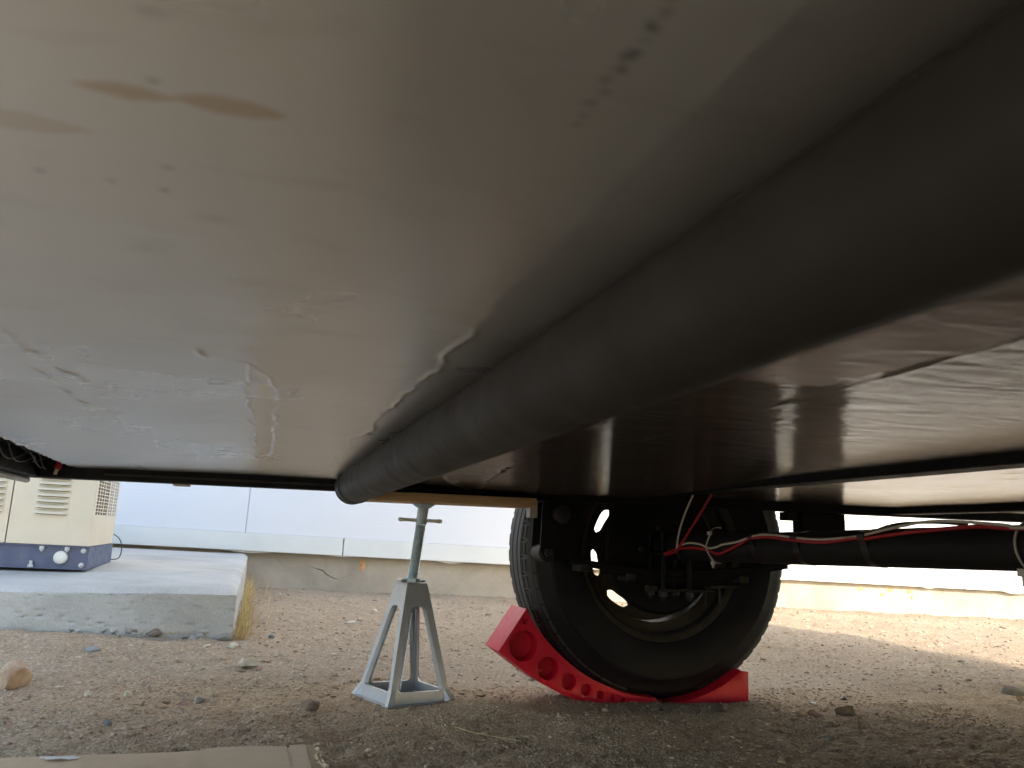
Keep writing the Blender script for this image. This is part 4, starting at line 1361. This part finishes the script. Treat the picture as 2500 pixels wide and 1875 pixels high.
# ------------------------------------------------------------------ cardboard lying in front
def build_cardboard():
    c = thing('cardboard_box', 'flattened tan cardboard box lying on the dirt at lower left', 'cardboard box', (0, 0, 0))
    nx, ny = 90, 40
    P0, P1, P2, P3 = Vector((-0.72, 1.222)), Vector((0.110, 1.295)), Vector((-0.70, 0.80)), Vector((0.116, 0.82))
    bm = B()
    top, low = [], []
    for j in range(ny + 1):
        rt, rl = [], []
        for i in range(nx + 1):
            u, v = i / nx, j / ny
            a = P0.lerp(P1, u); b = P2.lerp(P3, u)
            p = a.lerp(b, v)
            e = min(u * 20, (1 - u) * 40, v * 22, 1.0)
            z = 0.044 + 0.005 * float(fbm(np.array([p.x]), np.array([p.y]), 5, 3, 61)[0]) - 0.004 * (1 - min(1, e)) ** 2
            # crushed corner and edge
            cr = math.exp(-(((u - 1) / 0.03) ** 2 + (v / 0.10) ** 2))
            z += 0.005 * cr * random.uniform(-0.3, 1.0)
            jx = random.uniform(-0.002, 0.002) if i == nx else 0
            rt.append(bm.verts.new((p.x + jx, p.y, z)))
        top.append(rt)
    for a, b in zip(top, top[1:]):
        for k in range(nx):
            bm.faces.new((a[k], a[k + 1], b[k + 1], b[k]))
    loop = top[0] + [r[-1] for r in top[1:]] + top[-1][-2::-1] + [r[0] for r in top[-2:0:-1]]
    lowv = [bm.verts.new((v.co.x, v.co.y, -0.02)) for v in loop]
    n = len(loop)
    for k in range(n):
        bm.faces.new((loop[k], loop[(k + 1) % n], lowv[(k + 1) % n], lowv[k]))
    obj('box_body', bm, MAT['cardboard'], c, auto=50)
    # strip of clear tape across the right end
    bm = B()
    def zc(x, y):
        return 0.044 + 0.005 * float(fbm(np.array([x]), np.array([y]), 5, 3, 61)[0])
    rows = []
    for j in range(21):
        v = 0.01 + 0.98 * j / 20
        row = []
        for i in range(4):
            u = 0.955 + 0.026 * i / 3
            p = (P0.lerp(P1, u)).lerp(P2.lerp(P3, u), v)
            row.append(bm.verts.new((p.x, p.y, zc(p.x, p.y) + 0.0007)))
        rows.append(row)
    for a, b in zip(rows, rows[1:]):
        for k in range(3):
            bm.faces.new((a[k], a[k + 1], b[k + 1], b[k]))
    obj('tape_strip', bm, MAT['packing_tape'], c)
    bm = B()
    rows = []
    for j in range(13):
        v = 0.02 + 0.96 * j / 12
        row = []
        for i in range(13):
            u = 0.82 + 0.13 * i / 12
            p = (P0.lerp(P1, u)).lerp(P2.lerp(P3, u), v)
            row.append(bm.verts.new((p.x, p.y, zc(p.x, p.y) + 0.0006)))
        rows.append(row)
    for a, b in zip(rows, rows[1:]):
        for k in range(12):
            bm.faces.new((a[k], a[k + 1], b[k + 1], b[k]))
    obj('tape_strip', bm, MAT['packing_tape'], c)
    # frayed corrugated lip at the right end
    bm = B()
    for k in range(60):
        v = k / 60
        p = P1.lerp(P3, v)
        r = random.uniform(0.0012, 0.003)
        q = Vector((p.x + random.uniform(-0.003, 0.002), p.y, 0.044 + random.uniform(-0.004, 0.003)))
        tube(bm, [q, q + Vector((random.uniform(-0.004, 0.004), -0.008, random.uniform(-0.002, 0.002)))], r, 5)
    obj('frayed_edge', bm, MAT['cardboard_raw'], c)
    # torn white sticker
    bm = B()
    cx, cy = -0.212, 1.235
    n = 14
    ring_ = []
    for k in range(n):
        a = 2 * math.pi * k / n
        r = random.uniform(0.6, 1.05)
        x, y = cx + 0.026 * r * math.cos(a), cy + 0.012 * r * math.sin(a) + 0.08 * 0.026 * r * math.cos(a)
        ring_.append(bm.verts.new((x, y, zc(x, y) + 0.001 + 0.002 * random.random())))
    cc = bm.verts.new((cx, cy, zc(cx, cy) + 0.003))
    for k in range(n):
        bm.faces.new((ring_[k], ring_[(k + 1) % n], cc))
    obj('torn_sticker', bm, MAT['paper_white'], c)
build_cardboard()

# ------------------------------------------------------------------ stones on the dirt
STONES = [
    ('rock', 'large tan rock at the left edge of the photo', 'rock', -0.460, 2.02, (0.10, 0.085, 0.08), 'tan', 47),
    ('rock', 'pale cream rock lying in front of the concrete pad corner', 'rock', 0.012, 2.25, (0.055, 0.045, 0.038), 'pale', 2),
    ('stone', 'small red chip beside the pale cream rock', 'stone', 0.034, 2.215, (0.018, 0.014, 0.012), 'pink', 3),
    ('stone', 'small white stone right of the large tan rock', 'stone', -0.290, 1.905, (0.022, 0.018, 0.018), 'pale', 4),
    ('stone', 'cream stone on the left dirt between a white stone and a flat grey one', 'stone', -0.216, 1.90, (0.024, 0.02, 0.018), 'pale', 5),
    ('stone', 'flat grey stone lying on a pink one', 'stone', -0.078, 1.862, (0.036, 0.024, 0.018), 'grey', 6),
    ('stone', 'flat pink stone tucked under a grey one', 'stone', -0.106, 1.838, (0.03, 0.022, 0.016), 'pink', 7),
    ('stone', 'small dark blue pebble behind the cardboard', 'stone', -0.215, 1.655, (0.018, 0.014, 0.011), 'blue', 8),
    ('stone', 'cream and brown stone just below the concrete pad corner', 'stone', -0.035, 2.46, (0.04, 0.03, 0.022), 'pale', 9),
    ('stone', 'flat white stone just left of the pad corner stones', 'stone', -0.098, 2.44, (0.026, 0.02, 0.012), 'pale', 10),
    ('stone', 'bluish stone on the dirt right of the dry grass', 'stone', 0.068, 2.74, (0.026, 0.02, 0.018), 'blue', 11),
    ('stone', 'rounded white stone near the foundation, left of the jack screw', 'stone', 0.375, 3.30, (0.05, 0.04, 0.022), 'pale', 12),
    ('stone', 'pale stone on the dirt left of the jack stand', 'stone', 0.335, 2.42, (0.028, 0.022, 0.016), 'pale', 13),
    ('stone', 'flat grey stone on the dirt in front of the left part of the pad', 'stone', -0.36, 2.36, (0.05, 0.035, 0.018), 'grey', 14),
    ('stone', 'half buried earth clod left of the jack stand', 'stone', 0.13, 1.765, (0.055, 0.04, 0.026), 'brown', 15),
    ('rock', 'rounded brown stone on the dirt right of the red wedge', 'rock', 1.315, 1.70, (0.05, 0.04, 0.034), 'brown', 16),
    ('stone', 'broken reddish stone beside the rounded brown stone', 'stone', 1.225, 1.69, (0.03, 0.026, 0.022), 'pink', 17),
    ('stone', 'tan stone left of the broken reddish stone', 'stone', 1.185, 1.68, (0.03, 0.026, 0.02), 'tan', 18),
    ('stone', 'dark bluish pebble right of the wheel', 'stone', 1.505, 1.95, (0.02, 0.016, 0.012), 'blue', 19),
    ('stone', 'grey stone at the right edge of the photo', 'stone', 2.10, 1.99, (0.06, 0.045, 0.034), 'grey', 20),
    ('stone', 'small tan stone below the grey one at the right edge', 'stone', 2.00, 1.87, (0.035, 0.028, 0.022), 'tan', 21),
    ('stone', 'small grey pebble at the bottom of the photo below the leveler', 'stone', 0.475, 1.395, (0.018, 0.014, 0.012), 'grey', 22),
    ('stone', 'tan pebble at the bottom edge left of centre', 'stone', 0.315, 1.29, (0.016, 0.013, 0.011), 'tan', 23),
    ('stone', 'brown stone half sunk in the soil where the two red chocks meet', 'stone', 0.90, 1.80, (0.026, 0.022, 0.018), 'brown', 24),
    ('stone', 'flat brown stone in the shade in front of the red wedge', 'stone', 1.04, 1.785, (0.07, 0.04, 0.02), 'brown', 25),
]
for i, sdef in enumerate(STONES):
    rock(sdef[0], sdef[1], sdef[2], sdef[3], sdef[4], sdef[5], sdef[6], sdef[7] * 13)

def scatter_pebbles():
    bm = B(); bmesh.ops.create_icosphere(bm, subdivisions=1, radius=1.0)
    base = np.array([v.co[:] for v in bm.verts]); faces = np.array([[v.index for v in f.verts] for f in bm.faces])
    bm.free()
    n1, n2, n3 = 11000, 4500, 2200
    x = np.concatenate([rng.uniform(-0.55, 1.7, n1), rng.uniform(-0.9, 3.2, n2), rng.uniform(-0.6, 5.4, n3)])
    y = np.concatenate([rng.uniform(1.12, 2.1, n1), rng.uniform(2.0, 3.4, n2), rng.uniform(3.2, 4.98, n3)])
    s = np.concatenate([rng.lognormal(math.log(0.0021), 0.45, n1), rng.lognormal(math.log(0.0034), 0.45, n2), rng.lognormal(math.log(0.0055), 0.45, n3)])
    big = rng.random(len(s)) < 0.012
    s = np.where(big, s * 2.0, s)
    s = np.clip(s, 0.0012, 0.016)
    keep = ~((x < -0.03) & (y > 2.6))
    keep &= ~((y < 1.29 + 0.088 * (x - 0.11)) & (x < 0.11))
    x, y, s = x[keep], y[keep], s[keep]
    n = len(x)
    z = ground_z(x, y) + s * 0.04
    ang = rng.uniform(0, 2 * math.pi, n)
    jit = 1 + rng.uniform(-0.32, 0.32, (n, len(base), 1))
    sc = np.stack([s * rng.uniform(0.8, 1.4, n), s * rng.uniform(0.7, 1.1, n), s * rng.uniform(0.35, 0.6, n)], 1)
    V = base[None] * jit * sc[:, None, :]
    c, sn = np.cos(ang)[:, None], np.sin(ang)[:, None]
    Vx = V[:, :, 0] * c - V[:, :, 1] * sn + x[:, None]
    Vy = V[:, :, 0] * sn + V[:, :, 1] * c + y[:, None]
    Vz = V[:, :, 2] + z[:, None]
    co = np.stack([Vx, Vy, Vz], -1).reshape(-1, 3).astype(np.float32)
    F = (faces[None] + (np.arange(n) * len(base))[:, None, None]).reshape(-1, 3).astype(np.int32)
    me = bpy.data.meshes.new('pebbles')
    me.vertices.add(len(co)); me.vertices.foreach_set('co', co.ravel())
    me.loops.add(F.size); me.loops.foreach_set('vertex_index', F.ravel())
    me.polygons.add(len(F)); me.polygons.foreach_set('loop_start', np.arange(0, F.size, 3, dtype=np.int32))
    me.update(calc_edges=True)
    pal = np.array([(0.34, 0.256, 0.172), (0.39, 0.298, 0.205), (0.45, 0.352, 0.248), (0.29, 0.215, 0.14), (0.56, 0.46, 0.34), (0.2, 0.205, 0.2), (0.38, 0.24, 0.17), (0.62, 0.55, 0.44)])
    pick = rng.choice(len(pal), n, p=[0.24, 0.30, 0.24, 0.08, 0.06, 0.02, 0.05, 0.01])
    col = pal[pick] * rng.uniform(0.8, 1.15, (n, 1))
    colv = np.ones((n, len(base), 4), np.float32); colv[:, :, :3] = col[:, None, :]
    at = me.color_attributes.new('tint', 'FLOAT_COLOR', 'POINT')
    at.data.foreach_set('color', colv.ravel())
    o = link('pebbles', me, MAT['pebbles'])
    tag(o, 'loose gravel and small pebbles strewn over the dirt', 'gravel', kind='stuff')
scatter_pebbles()

# ------------------------------------------------------------------ dry grass at the pad corner, litter
def build_grass():
    r = random.Random(9)
    bm = B()
    for k in range(460):
        y = 2.68 + r.random() ** 1.5 * 2.2
        x = -0.034 + abs(r.gauss(0, 0.014)) + (0.0 if r.random() < 0.9 else r.uniform(0, 0.09))
        h = r.uniform(0.03, 0.085) * (1.0 if y < 3.4 else 1.4)
        g = gz(x, y)
        lean = Vector((r.uniform(-0.005, 0.05), r.uniform(-0.05, 0.03), 0))
        w = r.uniform(0.0009, 0.0018)
        side = Vector((math.cos(r.uniform(0, 3.14)), math.sin(r.uniform(0, 3.14)), 0)) * w
        p0 = Vector((x, y, g)); p1 = p0 + lean * 0.35 + Vector((0, 0, h * 0.55)); p2 = p0 + lean + Vector((0, 0, h * r.uniform(0.8, 1.0)))
        a = [bm.verts.new(p0 - side), bm.verts.new(p0 + side), bm.verts.new(p1 + side * 0.8), bm.verts.new(p1 - side * 0.8), bm.verts.new(p2)]
        bm.faces.new((a[0], a[1], a[2], a[3])); bm.faces.new((a[3], a[2], a[4]))
    o = obj('dry_grass', bm, MAT['straw'])
    tag(o, 'dry yellow grass growing along the end of the concrete pad', 'grass', kind='stuff')
build_grass()

bm = B(); tube(bm, catmull([(0.375, 1.56, gz(0.375, 1.56) + 0.006), (0.40, 1.528, gz(0.40, 1.528) + 0.007), (0.44, 1.50, gz(0.44, 1.5) + 0.006), (0.475, 1.474, gz(0.475, 1.474) + 0.004)], 5), 0.0007, 5)
tag(obj('grass_stem', bm, MAT['straw'], smooth=True), 'thin dry grass stem lying on the dirt below the jack stand', 'grass stem')

def flake(name, label, cat, x, y, w, mat, seed):
    r = random.Random(seed)
    bm = B()
    n = 9
    pts, low = [], []
    for k in range(n):
        a = 2 * math.pi * k / n
        rr = r.uniform(0.5, 1.0) * w
        z = gz(x, y) + 0.004 + r.uniform(0, 0.3) * w
        px, py = x + rr * math.cos(a), y + 0.7 * rr * math.sin(a)
        pts.append(bm.verts.new((px, py, z))); low.append(bm.verts.new((px, py, z - 0.0006)))
    bm.faces.new(pts); bm.faces.new(low[::-1])
    for k in range(n):
        bm.faces.new((pts[k], pts[(k + 1) % n], low[(k + 1) % n], low[k]))
    tag(obj(name, bm, mat), label, cat)
flake('paper_scrap', 'tiny scrap of white paper on the dirt right of the red wedge', 'litter', 1.345, 1.86, 0.012, MAT['paper_white'], 3)
flake('dry_leaf', 'curled brown leaf against the end of the red wedge', 'leaf', 1.215, 1.91, 0.022, MAT['dry_leaf'], 5)
flake('dry_leaf', 'brown leaf scrap on the dirt between jack stand and leveler', 'leaf', 0.52, 1.93, 0.022, MAT['dry_leaf'], 8)
